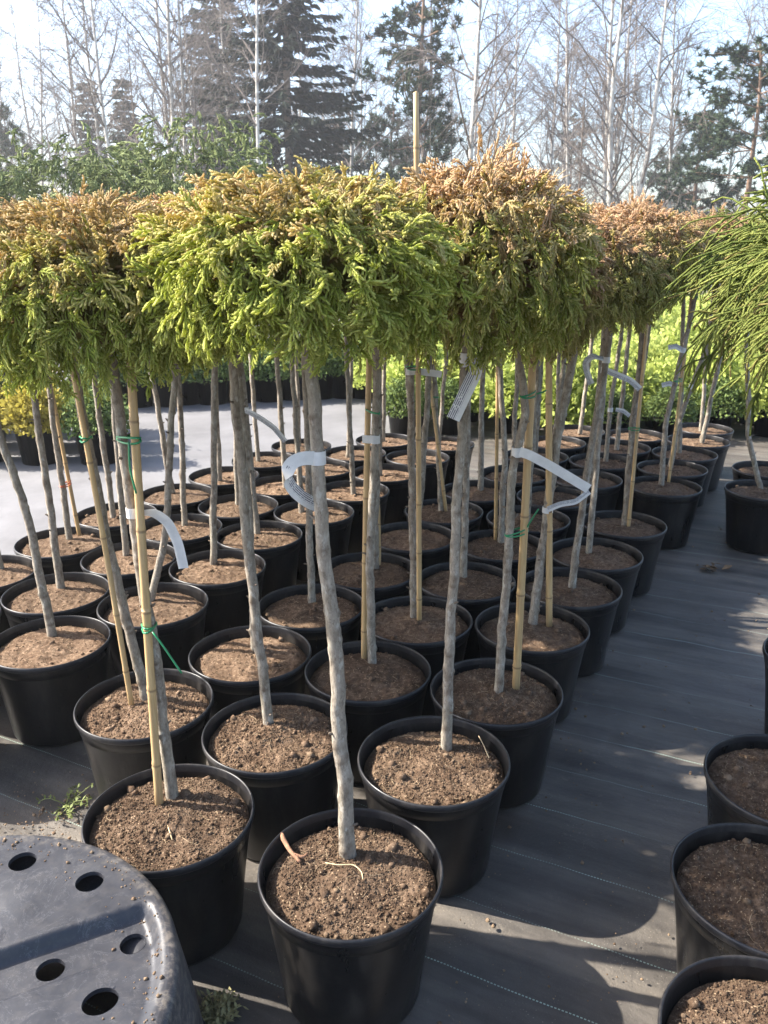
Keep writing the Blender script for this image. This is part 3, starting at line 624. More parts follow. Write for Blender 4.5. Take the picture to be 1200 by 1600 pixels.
for key in keys:
    t = TREES[key]; row, i = key; x, y = t['pos']; sd = hash_seed = (ord(row) * 31 + i * 7) % 997
    rr = np.random.default_rng(sd + 5); root = empty('potted_tree', (x, y, 0)); t['root'] = root; o = np.array((x, y, 0))
    hi = key in HI
    pot = link('pot', ME_POT, root); pot.rotation_euler = (0, 0, rr.uniform(0, 6.28)); pot.scale = (1 + rr.normal() * .008, 1 + rr.normal() * .008, 1); link('rim', ME_RIM, pot)
    so = link('soil', (SOIL_HI if hi else SOIL_LO)[sd % 3], root); so.rotation_euler = (0, 0, rr.uniform(0, 6.28)); so.location = (0, 0, rr.uniform(-.005, .003)); so.scale = (.972, .972, 1)
    if t['px']:
        foot = on_z(*t['px'][0], SOIL_Z + .004); off = foot[:2] - t['pos']; L = np.hypot(*off)
        if L > .09: foot[:2] = t['pos'] + off / L * .09
        pts = [foot]
        for q in t['px'][1:]:
            p = on_y(*q, foot[1]); pts.append(p)
        shift = foot - on_z(*t['px'][0], SOIL_Z + .004)
        pts = [pts[0]] + [p + np.array((shift[0], 0, 0)) for p in pts[1:]]
    else:
        foot = np.array((x + rr.normal() * .02 + (.06 if row == 'G' else 0), y + rr.normal() * .02, SOIL_Z + .004)); lean = rr.normal(size=2) * .035 + np.array((.018 * x, 0))
        if row == 'G': foot = np.array((x + .03, y, SOIL_Z + .004)); lean = np.array((-.03, 0))
        if key == ('S', 0): lean = np.array((-.15, .20))
        pts = [foot, foot + np.array((lean[0] * .6, lean[1] * .5, .5)), foot + np.array((lean[0], lean[1], .98))]
    ztop = 1.40 + CROWN_DZ.get(key, rr.normal() * .015)
    a, b = pts[-2], pts[-1]; sl = (b - a) / max(.05, b[2] - a[2]); sl[:2] = np.clip(sl[:2], -.16, .16)
    if b[2] < ztop: pts.append(b + sl * (ztop - b[2]))
    pts[0] = pts[0] - np.array((0, 0, .03))
    P = np.array(pts) - o
    r0 = rr.uniform(.0125, .0152); r1 = rr.uniform(.0088, .0105)
    if key == ('P', 0): r0, r1 = .0168, .0102
    if key == ('P', 3): r1 = .0125
    near_ = y < 2.6
    me, path = stem_mesh(P, r0, r1, sd, 16 if near_ else 10, .008 if near_ else .016)
    link('trunk', me, root); t['path'] = path + o; t['r'] = (r0, r1); t['foot'] = foot
    top = path[-1]
    if row == 'G':
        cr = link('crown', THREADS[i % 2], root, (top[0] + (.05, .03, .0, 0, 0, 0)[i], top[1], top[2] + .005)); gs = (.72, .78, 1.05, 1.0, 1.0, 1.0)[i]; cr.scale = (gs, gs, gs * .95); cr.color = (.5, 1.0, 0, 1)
        cr.rotation_euler = (0, 0, rr.uniform(0, 6))
    else:
        v, s, rz = CROWN_PICK.get(key, (sd % 3, rr.uniform(.94, 1.06), rr.uniform(0, 6.28)))
        cr = link('crown', CROWNS[v], root, (top[0], top[1], top[2] + .022)); cr.rotation_euler = (rr.normal() * .05, rr.normal() * .05, rz); cr.scale = (s, s, s * ZS.get(key, rr.uniform(.97, 1.08)))
        cc = OBCOL.get(key, (rr.uniform(.42, .72), rr.uniform(.9, 1.05))); cr.color = (cc[0], cc[1] * 1.14, 0, 1)

def stem_at_z(key, z):
    P = TREES[key]['path']; return np.array([np.interp(z, P[:, 2], P[:, k]) for k in range(3)])
def stem_r(key, z):
    r0, r1 = TREES[key]['r']; return r0 + (r1 - r0) * min(1, max(0, (z - .26) / 1.1)) ** .8
def part(key, name, me):
    t = TREES[key]; o = link(name, me, t['root']); o.location = -t['root'].location; return o
def add_cane(key, foot_px, top_px, r, ties=(), mat=M_TIE, zt=None, tails=None):
    f = on_z(*foot_px, SOIL_Z); d = f[:2] - TREES[key]['pos']; L = np.hypot(*d)
    if L > .14: f[:2] = TREES[key]['pos'] + d / L * .14
    e = on_y(*top_px, f[1]); f0 = f - (e - f) / np.linalg.norm(e - f) * .04
    if zt: e = f + (e - f) * (zt - f[2]) / (e[2] - f[2])
    part(key, 'bamboo_cane', cane_mesh(f0, e, r, sum(foot_px) % 91)); FEATURE[key] = 'tied to bamboo cane'
    for k, z in enumerate(ties):
        c0 = stem_at_z(key, z); c1 = f + (e - f) * (z - f[2]) / (e[2] - f[2]); tl = []
        if tails and tails[k] is not None: tl = [[c1 + np.array(q) for q in tails[k]]]
        part(key, 'tie', loop_tie(c0, c1, stem_r(key, z), r, mat, tl))
    return f, e
# canes (pixel of foot, pixel of a point high on the cane)
add_cane(('Q', 0), (249, 1258), (207, 610), .0095, (.70, 1.10), tails=[[(.012, -.012, 0), (.03, -.02, -.02), (.07, -.03, -.085)], [(-.01, -.012, 0), (-.012, -.016, -.05), (-.003, -.02, -.10)]], zt=1.34)
add_cane(('P', 2), (806, 1076), (833, 545), .0110, (.74, 1.10), tails=[[(.0, -.012, 0), (.012, -.02, .03), (.03, -.025, .065)], [(.012, -.01, 0), (.03, -.012, .006), (.036, -.012, .01)]], zt=1.36)
add_cane(('R', 0), (205, 1100), (127, 657), .0075, (1.0,), zt=1.28)
add_cane(('Q', 2), (569, 1025), (578, 557), .0090, (1.02,), zt=1.36)
add_cane(('R', 3), (592, 880), (588, 727), .0070, (), zt=.62)
add_cane(('R', 5), (697, 800), (668, 565), .0080, (.80,), zt=1.33)
add_cane(('Q', 5), (774, 843), (777, 560), .0075, (), zt=1.33)
add_cane(('U', 1), (124, 836), (88, 650), .0085, (.50, 1.0), M_ORANGE, zt=1.15)
add_cane(('P', 6), (982, 822), (1006, 560), .0080, (.70,), zt=1.3)
add_cane(('P', 7), (1046, 752), (1068, 560), .0080, (.8, 1.2), zt=1.33)
add_cane(('Q', 3), (655, 972), (650, 145), .0085, (1.1,))
FEATURE['Q', 3] = 'with tall cane over its crown'
cf, ce = add_cane(('P', 3), (858, 975), (857, 292), .011, (1.2,))
mb = MB(); r_ = np.random.default_rng(4)
for k in range(9):
    a = r_.uniform(0, 6.28); d = np.array((math.cos(a) * r_.uniform(.1, .9), math.sin(a) * .4, r_.uniform(.5, 1.1))); L_ = r_.uniform(.03, .075); mb.add(*tube(smooth_path([ce - (0, 0, .008), ce + d * L_ * .6, ce + d * L_ + np.array((d[0] * .01, 0, -.004))], 7), np.linspace(.0022, .001, 7), 5))
part(('P', 3), 'straw_tuft', mb.mesh('straw_tuft', simple('straw', (.50, .38, .22), .8, 60, .3, 0)))
FEATURE['P', 3] = 'with cut cane through its crown'

def add_strip(key, band_px, tail, width, wdir='n', flip=1.0, tilt=0.0):
    """band round the stem at a photo pixel, then a tail given as (px, py, towards camera)"""
    Yp = TREES[key]['foot'][1]; c = on_y(*band_px, Yp); c = stem_at_z(key, c[2]); rad = stem_r(key, c[2]) + .0022
    b = part(key, 'label_band', band_mesh(c, rad, width)); P = []
    for q in tail: P.append(on_y(q[0], q[1], Yp - rad - q[2]))
    P = np.array(P)
    if wdir == 'z': W = np.array((0, 0, 1.0))
    else: T = P[-1] - P[0]; W = np.cross(T, np.array((0, -1.0, tilt)))
    part(key, 'label_strip', strip_mesh(P, W, width, flip)); FEATURE.setdefault(key, 'with white label strip')
add_strip(('P', 0), (492, 714), [(490, 716, .001), (474, 715, .012), (455, 722, .018), (446, 742, .018), (455, 762, .008), (470, 776, -.01), (486, 786, -.035), (497, 790, -.04)], .024, 'z', 1)
add_strip(('P', 1), (727, 562), [(738, 558, .004), (744, 580, .008), (728, 612, .016), (708, 655, .018)], .029, 'n', -1)
add_strip(('P', 2), (808, 706), [(812, 706, .002), (826, 710, .014), (860, 728, .022), (920, 764, .024)], .024, 'n', 1)
add_strip(('P', 3), (853, 796), [(856, 796, .002), (875, 788, .010), (900, 784, .012), (921, 768, .006)], .018, 'z', 1)
add_strip(('Q', 0), (208, 800), [(215, 802, -.01), (240, 800, -.03), (262, 815, -.04), (278, 848, -.04), (287, 888, -.04)], .021, 'n', 1)
add_strip(('Q', 2), (576, 686), [(566, 686, .004), (584, 687, .012), (592, 688, .004)], .022, 'z', -1)
add_strip(('Q', 3), (641, 580), [(643, 580, .004), (660, 581, .014), (690, 585, .016)], .020, 'z', -1)
add_strip(('P', 4), (945, 562), [(943, 561, .004), (925, 556, .012), (914, 566, .014), (918, 585, .012), (924, 600, .008)], .020, 'n', -1)
add_strip(('P', 5), (943, 578), [(945, 578, .004), (965, 586, .014), (985, 594, .012), (1000, 608, .01)], .022, 'n', -1)
add_strip(('P', 7), (1066, 547), [(1066, 547, .004), (1056, 541, .012), (1044, 543, .01)], .024, 'z', -1)
add_strip(('S', 4), (383, 640), [(384, 641, .004), (405, 652, .014), (428, 668, .016), (446, 690, .01)], .022, 'n', -1)
add_strip(('P', 8), (1060, 604), [(1058, 604, .004), (1046, 599, .012), (1034, 602, .01)], .026, 'z', -1)
add_strip(('Q', 9), (960, 640), [(962, 640, .004), (974, 642, .012), (984, 650, .01)], .022, 'n', -1)

for row, i in keys:
    t = TREES[row, i]; f = FEATURE.get((row, i))
    if row == 'G':
        lab = ['green thread-leaved tree at the aisle corner with soil low in its pot', 'green thread-leaved tree in black pot whose soil is half sunlit', 'drooping green thread-leaved tree in a shaded pot across the aisle',
               'green thread-leaved tree set apart along the far side of the aisle', 'green thread-leaved tree in a pot opposite the end of the row', 'green thread-leaved tree in the last pot across the aisle'][i]
        tag(t['root'], lab, 'potted tree', 'green thread-leaved trees across the aisle')
    else:
        if f: lab = 'globe conifer %s, %s %s' % (f, ORD[i], ROWTXT[row])
        else: lab = 'bronze-topped globe conifer on bare stem, %s %s' % (ORD[i], ROWTXT[row])
        tag(t['root'], lab, 'potted tree', 'globe conifers standing in rows in black pots')

# ------------------------------------------------------------------ upturned tub
def tub():
    R, H = .372, .36; cx, cy = -.710, .968; mb = MB()
    holes = [(.033, .305, .0245), (.176, .253, .0245), (.285, .139, .0215), (.165, .087, .0225), (.269, .020, .0275)]
    for k in (1, 2):
        ca, sa = math.cos(k * 2.0944), math.sin(k * 2.0944); holes += [(x * ca - y * sa, x * sa + y * ca, r) for x, y, r in holes[:5]]
    ux, uy = math.cos(math.radians(26)), math.sin(math.radians(26))
    def sm(a, b, x): t = min(1, max(0, (x - a) / (b - a))); return t * t * (3 - 2 * t)
    def height(x, y):
        rr = math.hypot(x, y); h = 0.0; dep = 0
        for k in range(3):
            ca, sa = math.cos(-k * 2.0944), math.sin(-k * 2.0944); X, Y = x * ca - y * sa, x * sa + y * ca; u = X * ux + Y * uy; n = -X * uy + Y * ux
            if u > .02:
                d = -.026 * (1 - sm(.044, .061, n)) * sm(-.028, -.022, n) - .021 * (1 - sm(-.028, -.022, n)) * sm(-.24, -.05, n)
                dep = min(dep, d * sm(.02, .10, u))
        h += dep
        rc = math.hypot(x + .008, y - .118); h = h * sm(.060, .074, rc) - .034 * (1 - sm(.058, .070, rc)); h += .0008 * math.exp(-((rc - .076) / .005) ** 2)
        h += .0018 * mnoise.noise((x * 5, y * 5, 1)) + .0005 * mnoise.noise((x * 18, y * 18, 3))
        return h * (1 - sm(R - .03, R - .006, rr))
    rings, segs = 84, 300; rad = np.linspace(.004, R, rings); V = np.zeros((rings, segs, 2))
    th = np.arange(segs) * 2 * math.pi / segs; V[:, :, 0] = rad[:, None] * np.cos(th); V[:, :, 1] = rad[:, None] * np.sin(th)
    for hx, hy, hr in holes:
        d = np.hypot(V[:, :, 0] - hx, V[:, :, 1] - hy); m = np.abs(d - hr) < .0042; s = hr / np.maximum(d, 1e-6)
        V[:, :, 0] = np.where(m, hx + (V[:, :, 0] - hx) * s, V[:, :, 0]); V[:, :, 1] = np.where(m, hy + (V[:, :, 1] - hy) * s, V[:, :, 1])
    Z = np.array([[H + height(*V[i, j]) for j in range(segs)] for i in range(rings)]); V3 = np.concatenate([V, Z[:, :, None]], -1)
    idx = np.arange(rings * segs).reshape(rings, segs); A = idx[:-1]; B = idx[1:]; Q = np.stack([A, np.roll(A, -1, 1), np.roll(B, -1, 1), B], -1).reshape(-1, 4)
    fc = V3.reshape(-1, 3)[Q].mean(1); keep = np.ones(len(Q), bool)
    for hx, hy, hr in holes: keep &= np.hypot(fc[:, 0] - hx, fc[:, 1] - hy) > hr - .0006
    mb.add(V3, Q[keep])
    mb.add(np.vstack([V3[0], V3[0].mean(0)]), None, [(segs, k, (k + 1) % segs) for k in range(segs)])
    for hx, hy, hr in holes:
        a = np.arange(28) * 2 * math.pi / 28; ring = np.stack([hx + hr * np.cos(a), hy + hr * np.sin(a)], -1); zz = np.array([H + height(*p) for p in ring])
        W = np.concatenate([np.c_[ring, zz + .0006], np.c_[ring, zz - .008]]); k = np.arange(28); mb.add(W, np.stack([k, (k + 1) % 28, (k + 1) % 28 + 28, k + 28], -1))
    # rounded shoulder, flaring wall, rolled rim on the ground, inside skin
    prof = [(R, H)] + [(R + .016 * math.sin(a), H - .016 + .016 * math.cos(a)) for a in np.linspace(.25, 1.45, 7)] + [(R + .018, H - .03), (.408, .22), (.422, .10), (.430, .03), (.440, .028), (.446, .014), (.440, .002), (.430, 0.0), (.424, .004), (.416, .10), (.402, .22), (.372, H - .02), (.30, H - .05)]
    mb.add(*lathe(prof, 160))
    o = link('upturned_tub', mb.mesh('upturned_tub', M_TUB), None, (cx, cy, 0)); tag(o, 'large scuffed black plastic tub turned upside down, drainage holes in its base', 'tub')
    # crumbs of dried soil on the base
    r = np.random.default_rng(3); mb = MB()
    for k in range(420):
        if k < 220: a = r.uniform(-.3, 2.6); q = r.uniform(.335, .368) if k % 3 else r.uniform(.28, .368)
        else: a = r.uniform(0, 6.28); q = .055 * math.sqrt(r.uniform())
        x, y = q * math.cos(a) + (-.008 if k >= 220 else 0), q * math.sin(a) + (.118 if k >= 220 else 0)
        if any(math.hypot(x - hx, y - hy) < hr + .003 for hx, hy, hr in holes): continue
        s = r.choice((.0013, .002, .0035), p=(.6, .3, .1)); v, f = blob(s); mb.add(v + (x, y, H + height(x, y) + s * .3), None, f, (r.uniform(0, .4), 0, 0))
    cr = link('soil_crumbs', mb.mesh('soil_crumbs', M_SOIL, True, True), o); cr['kind'] = 'stuff'
tub()

# ------------------------------------------------------------------ small things on the soil and the fabric
pp = TREES['P', 0]['pos']
def soil_bit(name, pts, rad, mat, label, cat):
    mb = MB(); mb.add(*tube(smooth_path(pts, 12), rad, 7)); o = link(name, mb.mesh(name, mat)); return tag(o, label, cat)
q = lambda px, py, z: on_z(px, py, z)
mb = MB(); a0 = q(439, 1304, .285); a1 = q(452, 1328, .280); a2 = q(468, 1346, .275); a3 = q(480, 1334, .274)
mb.add(*tube(smooth_path([a0, a1, a2], 10), np.linspace(.0058, .0035, 10), 8)); mb.add(*tube(smooth_path([a1 + (a2 - a1) * .4, (a2 + a3) / 2, a3], 8), np.linspace(.004, .0025, 8), 8))
tag(link('root_piece', mb.mesh('root_piece', M_ROOT)), 'reddish-brown forked root piece lying on the soil of the front pot', 'root')
mb = MB(); P = [q(508, 1348, .274), q(530, 1352, .275), q(552, 1350, .276), q(566, 1362, .274), q(567, 1378, .273)]; mb.add(*tube(smooth_path(P, 14), .0012, 6))
tag(link('straw_fibre', mb.mesh('straw_fibre', bpy.data.materials['straw'])), 'thin pale curled fibre on the soil beside the front stem', 'straw')
mb = MB(); P = [q(748, 1150, .278), q(756, 1165, .279), q(764, 1184, .275)]; mb.add(*tube(smooth_path(P, 10), .0014, 6))
tag(link('straw_fibre', mb.mesh('straw_fibre', bpy.data.materials['straw'])), 'short pale straw on the soil of the second pot along the aisle', 'straw')
mb = MB(); P = [q(262, 1290, .276), q(266, 1302, .278), q(269, 1312, .274)]; mb.add(*tube(smooth_path(P, 10), .0013, 6))
tag(link('straw_fibre', mb.mesh('straw_fibre', bpy.data.materials['straw'])), 'pale splinter on the soil behind the upturned tub', 'straw')

def weed(loc, n, h, mat, label, seed, name='weed', droop=.5):
    r = np.random.default_rng(seed); mb = MB()
    for k in range(n):
        a = r.uniform(0, 6.283); L = h * r.uniform(.5, 1.1); d = np.array((math.cos(a), math.sin(a), r.uniform(.15, 1.2))); P = [np.zeros(3)]
        d = norm(d)
        for i in range(5): d = norm(d + np.array((0, 0, -.12 * droop * (i + 1) / 2)) + r.normal(size=3) * .15); p = P[-1] + d * L / 5; p[2] = max(p[2], .003); P.append(p)
        V, Q, T = tube(np.array(P), np.linspace(.0016, .0009, 6), 4); mb.add(V, Q, T)
        for i in (2, 3, 4, 5):
            for s in range(2):
                dd = norm(r.normal(size=3) + (0, 0, .3)); e = P[i] + dd * r.uniform(.010, .02); w = norm(np.cross(dd, (0.1, .2, 1))) * .0035; e[2] = max(e[2], .003)
                mb.add([P[i], (P[i] + e) / 2 + w, e, (P[i] + e) / 2 - w], [(0, 1, 2, 3)])
    return tag(link(name, mb.mesh(name, mat), None, loc), label, 'weed')
g = q(103, 1258, 0); weed((g[0], g[1], 0), 12, .085, M_WEED, 'small branching green weed sprouting through the fabric behind the tub', 5, droop=.8)
g = q(340, 1585, 0); weed((g[0], g[1], 0), 60, .05, M_MOSS, 'low mossy weed clump on the fabric beside the upturned tub', 6, 'weed_clump', droop=1.2)
g = q(1115, 888, 0); r_ = np.random.default_rng(8); mb = MB()
for k in range(16):
    p = np.array((r_.normal() * .035, r_.normal() * .02, r_.uniform(.004, .012))); a = r_.uniform(0, 6.28); u = np.array((math.cos(a), math.sin(a), r_.uniform(-.1, .25))) * r_.uniform(.018, .035); w = np.array((-u[1], u[0], .006)) * .5
    mb.add([p - u, p + w + (0, 0, .005), p + u, p - w + (0, 0, .003)], [(0, 1, 2, 3)])
tag(link('dry_leaf_litter', mb.mesh('dry_leaf_litter', M_DRY, False), None, (g[0], g[1], 0)), 'little heap of dry brown leaves on the dark aisle fabric', 'leaf litter')
# grit scattered over the fabric
mb = MB(); r_ = np.random.default_rng(12)
for k in range(3800):
    x, y = r_.uniform(-1.6, 1.8), r_.uniform(.9, 4.2)
    if k < 500: x, y = -.85 + r_.normal() * .12, 1.83 + r_.normal() * .08
    s = r_.choice((.0012, .002, .0034, .006), p=(.5, .33, .14, .03)); v, f = blob(s); mb.add(v * (1, 1, .7) + (x, y, s * .2), None, f, (r_.uniform(0, .5), 0, 0))
tag(link('grit', mb.mesh('grit', M_SOIL, True, True)), 'scattered soil crumbs and grit on the black fabric', 'grit', kind='stuff')

# ------------------------------------------------------------------ beds of low potted shrubs further back
def leaf_ball(seed, n, rad, h, leaf, mat, fluff=.25):
    r = np.random.default_rng(seed); d = r.normal(size=(n, 3)); d /= np.linalg.norm(d, axis=1)[:, None]; d[:, 2] = np.abs(d[:, 2]) * 1.15 - .15
    lob = r.normal(size=(9, 3)); lob /= np.linalg.norm(lob, axis=1)[:, None]; lw = r.uniform(-.25, .3, 9)
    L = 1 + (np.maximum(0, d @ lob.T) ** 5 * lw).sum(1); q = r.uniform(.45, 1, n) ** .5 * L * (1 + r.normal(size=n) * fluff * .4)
    p = d * np.array((rad, rad, h)) * q[:, None]; p[:, 2] = np.maximum(p[:, 2] + h * .25, .0)
    u = d * .6 + r.normal(size=(n, 3)) * .6; u /= np.linalg.norm(u, axis=1)[:, None]; w = np.cross(u, r.normal(size=(n, 3))); w /= np.linalg.norm(w, axis=1)[:, None]
    s = leaf * r.uniform(.6, 1.3, n)[:, None]; V = np.stack([p - u * s * .2, p + w * s * .32 + u * s * .4, p + u * s, p - w * s * .32 + u * s * .4], 1)
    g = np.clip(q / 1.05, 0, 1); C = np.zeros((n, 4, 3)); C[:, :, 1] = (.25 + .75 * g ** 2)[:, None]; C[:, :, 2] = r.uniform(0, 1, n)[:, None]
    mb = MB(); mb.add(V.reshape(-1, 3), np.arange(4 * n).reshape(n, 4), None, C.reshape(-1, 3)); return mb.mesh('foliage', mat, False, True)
def small_pot(r, h):
    mb = MB(); mb.add(*lathe([(.02, .006), (r * .78, .006), (r * .8, 0), (r * .95, h * .9), (r, h * .9), (r, h), (r * .96, h), (r * .94, h * .88), (.01, h * .86)], 28)); return mb.mesh('pot', M_POT)
ME_SPOT = small_pot(.115, .17); ME_MPOT = small_pot(.16, .25)
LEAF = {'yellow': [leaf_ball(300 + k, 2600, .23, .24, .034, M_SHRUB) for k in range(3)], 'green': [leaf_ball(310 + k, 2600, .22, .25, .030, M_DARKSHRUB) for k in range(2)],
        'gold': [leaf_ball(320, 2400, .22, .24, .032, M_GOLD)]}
def shrub(x, y, kind, label, group, s=1.0, me=None, pot=ME_SPOT, ph=.15, name='potted_shrub'):
    rr = random.random; root = empty(name, (x, y, 0), rr() * 6.28); link('pot', pot, root)
    f = link('foliage', me or random.choice(LEAF[kind]), root, (0, 0, ph)); f.scale = (s * random.uniform(.9, 1.1), s * random.uniform(.9, 1.1), s * random.uniform(.85, 1.2)); f.color = (.5, random.uniform(.8, 1.1), 0, 1)
    return tag(root, label, 'shrub', group)
ux_, uy_ = np.array((.5, .866)), np.array((.866, -.5))
cnt = 0
for a in range(-4, 30):
    for b in range(-16, 14):
        p = np.array((1.3, 6.1)) + np.array((.42, .06)) * b + np.array((.1, .44)) * a + rng.normal(size=2) * .03
        lim = 6.0 + max(0, (1.6 - p[0])) * .12
        if p[1] < lim or p[1] > 14.5 or p[0] < .1 - .05 * (p[1] - 6) or p[0] > .50 * p[1] + .5: continue
        if cnt >= 235: continue
        cnt += 1
        front = p[1] < lim + .42
        if front and rng.uniform() < .6: shrub(p[0], p[1], 'green', 'low deep-green shrub along the front edge of the shrub bed', 'low green shrubs at the front of the bed', .8)
        else: shrub(p[0], p[1], 'yellow', 'low yellow-green leafy shrub in the dense bed beyond the potted trees', 'low yellow-green shrubs in the bed', rng.uniform(1.1, 1.45))
# left: green shrubs in black pots along the far side of the pale ground, golden ones beside it
for k in range(13):
    x = -2.5 + k * .235 + rng.normal() * .03; shrub(x, 7.5 + .05 * k + rng.normal() * .05, 'green', 'dark-green bushy shrub in a black pot lining the pale open ground', 'green shrubs lining the pale open ground', 1.05, pot=ME_MPOT, ph=.20)
for k in range(10):
    x = -2.4 + k * .3 + rng.normal() * .04; shrub(x, 8.15 + rng.normal() * .06, 'yellow' if k > 6 else 'green', 'bushy shrub in the rear line behind the pale open ground', 'rear line of shrubs behind the pale ground', 1.2, pot=ME_MPOT, ph=.20)
for k in range(9):
    x, y = -2.75 + (k % 3) * .40 - (k // 3) * .05 - .12 * (k // 3), 5.55 + (k // 3) * .42
    shrub(x, y, 'gold' if k in (0, 1, 3, 4, 7) else 'green', 'golden-leaved shrub in a black pot on the pale ground' if k in (0, 1, 3, 4, 7) else 'green shrub in a black pot among the golden ones', 'golden-leaved shrubs' if k in (0, 1, 3, 4, 7) else 'green shrubs among the golden ones', .95, pot=ME_MPOT, ph=.20)

# tall arching conifers beyond the rows on the left
def plume_bush(seed, rad, h, n):
    r = np.random.default_rng(seed); mb = MB(); tp = TEMPL['mid'] + TEMPL['down']
    for i in range(n):
        d = norm(r.normal(size=3)); d[2] = d[2] * .9; th = math.atan2(d[1], d[0]); q = r.uniform(.55, 1.0); z = h * (.50 + .45 * d[2] * q); prof = math.sqrt(max(0, 1 - (2 * z / h - 1) ** 2 * .85)) * rad * q * (1 + .18 * math.sin(3 * th + seed + z * 3))
        p = np.array((math.cos(th) * prof, math.sin(th) * prof, z)); g = norm(np.array((math.cos(th), math.sin(th), r.uniform(-.2, .7))) + r.normal(size=3) * .3); size = r.uniform(.13, .22)
        tv, tq, tt, tc = tp[r.integers(len(tp))]; y = norm(np.cross((0, 0, 1), g)); zz = np.cross(g, y); ro = r.normal() * .5; y2 = y * math.cos(ro) + zz * math.sin(ro)
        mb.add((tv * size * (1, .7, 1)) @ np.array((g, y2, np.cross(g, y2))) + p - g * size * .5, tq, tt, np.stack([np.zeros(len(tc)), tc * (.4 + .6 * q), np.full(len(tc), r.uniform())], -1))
    return mb.mesh('foliage', M_JUNIPER, True, True)
PLUME = [plume_bush(401, .80, 1.65, 620), plume_bush(402, .72, 1.75, 580)]
def tall_conifer(px, ytop, Y, k, label, s=1.0):
    top = on_y(px, ytop, Y); root = empty('arching_conifer', (top[0], Y, 0), k * 1.3); link('pot', ME_MPOT, root)
    V, Q, T = tube([(0, 0, .2), (.02, 0, .8), (0, .02, 1.5)], [.03, .025, .02], 8); mb = MB(); mb.add(V, Q, T); link('trunk', mb.mesh('trunk', M_TRUNKB), root)
    hh = top[2]; h0 = 1.65 * s; f = link('foliage', PLUME[k % 2], root, (0, 0, hh - h0)); f.scale = (s, s, s); f.color = (.5, 1, 0, 1); return tag(root, label, 'conifer', 'tall arching conifers beyond the rows')
tall_conifer(90, 168, 8.9, 0, 'wide grey-green arching conifer beyond the left rows, lower of the pair', 1.15)
tall_conifer(300, 150, 9.2, 1, 'tallest grey-green arching conifer with a rounded top beyond the rows', 1.15)
tall_conifer(200, 200, 9.6, 2, 'grey-green arching conifer set back between two taller ones', .9)
tall_conifer(-30, 205, 8.6, 3, 'grey-green arching conifer at the outer end of the line', .9)
tall_conifer(450, 225, 9.0, 4, 'grey-green arching conifer whose top just clears the bronzed crowns', .8)

# ------------------------------------------------------------------ the wood behind
def bare_tree(seed, H, r0, stems=1, spread=.35, limbs=46, droop=.3, trunkmat=M_BIRCH, start=.22):
    r = np.random.default_rng(seed); tm, cm = MB(), MB()
    for s in range(stems):
        lean = np.array((0, 0, 0.0)) if stems == 1 else np.array((1 if s % 2 else -1, r.normal() * .3, 0)) * r.uniform(.10, .19)
        k = 12; z = np.linspace(0, H * (1 - .08 * s), k); P = np.stack([np.cumsum(r.normal(size=k) * .05) + lean[0] * z * np.exp(-z / H) * (1.3 if stems > 1 else 1), np.cumsum(r.normal(size=k) * .05) + lean[1] * z, z], -1); P[0, :2] = 0
        P = smooth_path(P, 24); R = r0 * (1 - .9 * np.linspace(0, 1, 24) ** .9) + .006; tm.add(*tube(P, R, 8))
        for i in range(limbs):
            t = start + (1 - start) * (i + r.uniform()) / limbs; j = min(22, int(t * 23)); p = P[j]; a = r.uniform(0, 6.283); L = (H * .26 * (1 - t) + .45) * r.uniform(.6, 1.2) * (1 if r.uniform() < .85 else 1.5); d = norm(np.array((math.cos(a), math.sin(a), r.uniform(.5, 1.4)))); Q_ = [p]
            for m in range(5): d = norm(d + r.normal(size=3) * .16 + np.array((0, 0, .04))); Q_.append(Q_[-1] + d * L / 5)
            rl = min(R[j] * .55, .006 + L * .012); cm.add(*tube3(Q_, np.linspace(rl, .005, 6), 5))
            for m in range(int(5 + L * 4)):
                f = r.uniform(.15, 1); jj = min(4, int(f * 5)); q0 = np.array(Q_[jj]) * (1 - (f * 5 - jj)) + np.array(Q_[jj + 1]) * (f * 5 - jj); d2 = norm(d + r.normal(size=3) * .75); L2 = L * r.uniform(.2, .5); q1 = q0 + d2 * L2 * .5; d3 = norm(d2 + np.array((0, 0, -droop)) + r.normal(size=3) * .25); q2 = q1 + d3 * L2 * .5; cm.add(*tube3([q0, q1, q2], [.0062, .0048, .0035], 3))
                for n in range(4):
                    q3 = q1 if n % 2 else (q1 + q2) / 2; d4 = norm(d3 + r.normal(size=3) * .7 + np.array((0, 0, -droop))); L3 = r.uniform(.15, .5); cm.add(*tube3([q3, q3 + d4 * L3 * .5, q3 + norm(d4 + np.array((0, 0, -droop))) * L3], [.004, .0034, .0026], 3))
    return tm.mesh('trunk', trunkmat), cm.mesh('crown', M_TWIG)
BARE = [bare_tree(501, 13, .085, limbs=42), bare_tree(502, 12, .075, limbs=40), bare_tree(503, 11, .10, 2, limbs=26), bare_tree(504, 9.5, .075, limbs=44, droop=0, trunkmat=M_TRUNKB, start=.12), bare_tree(505, 12.5, .065, limbs=34, droop=.1, start=.35)]
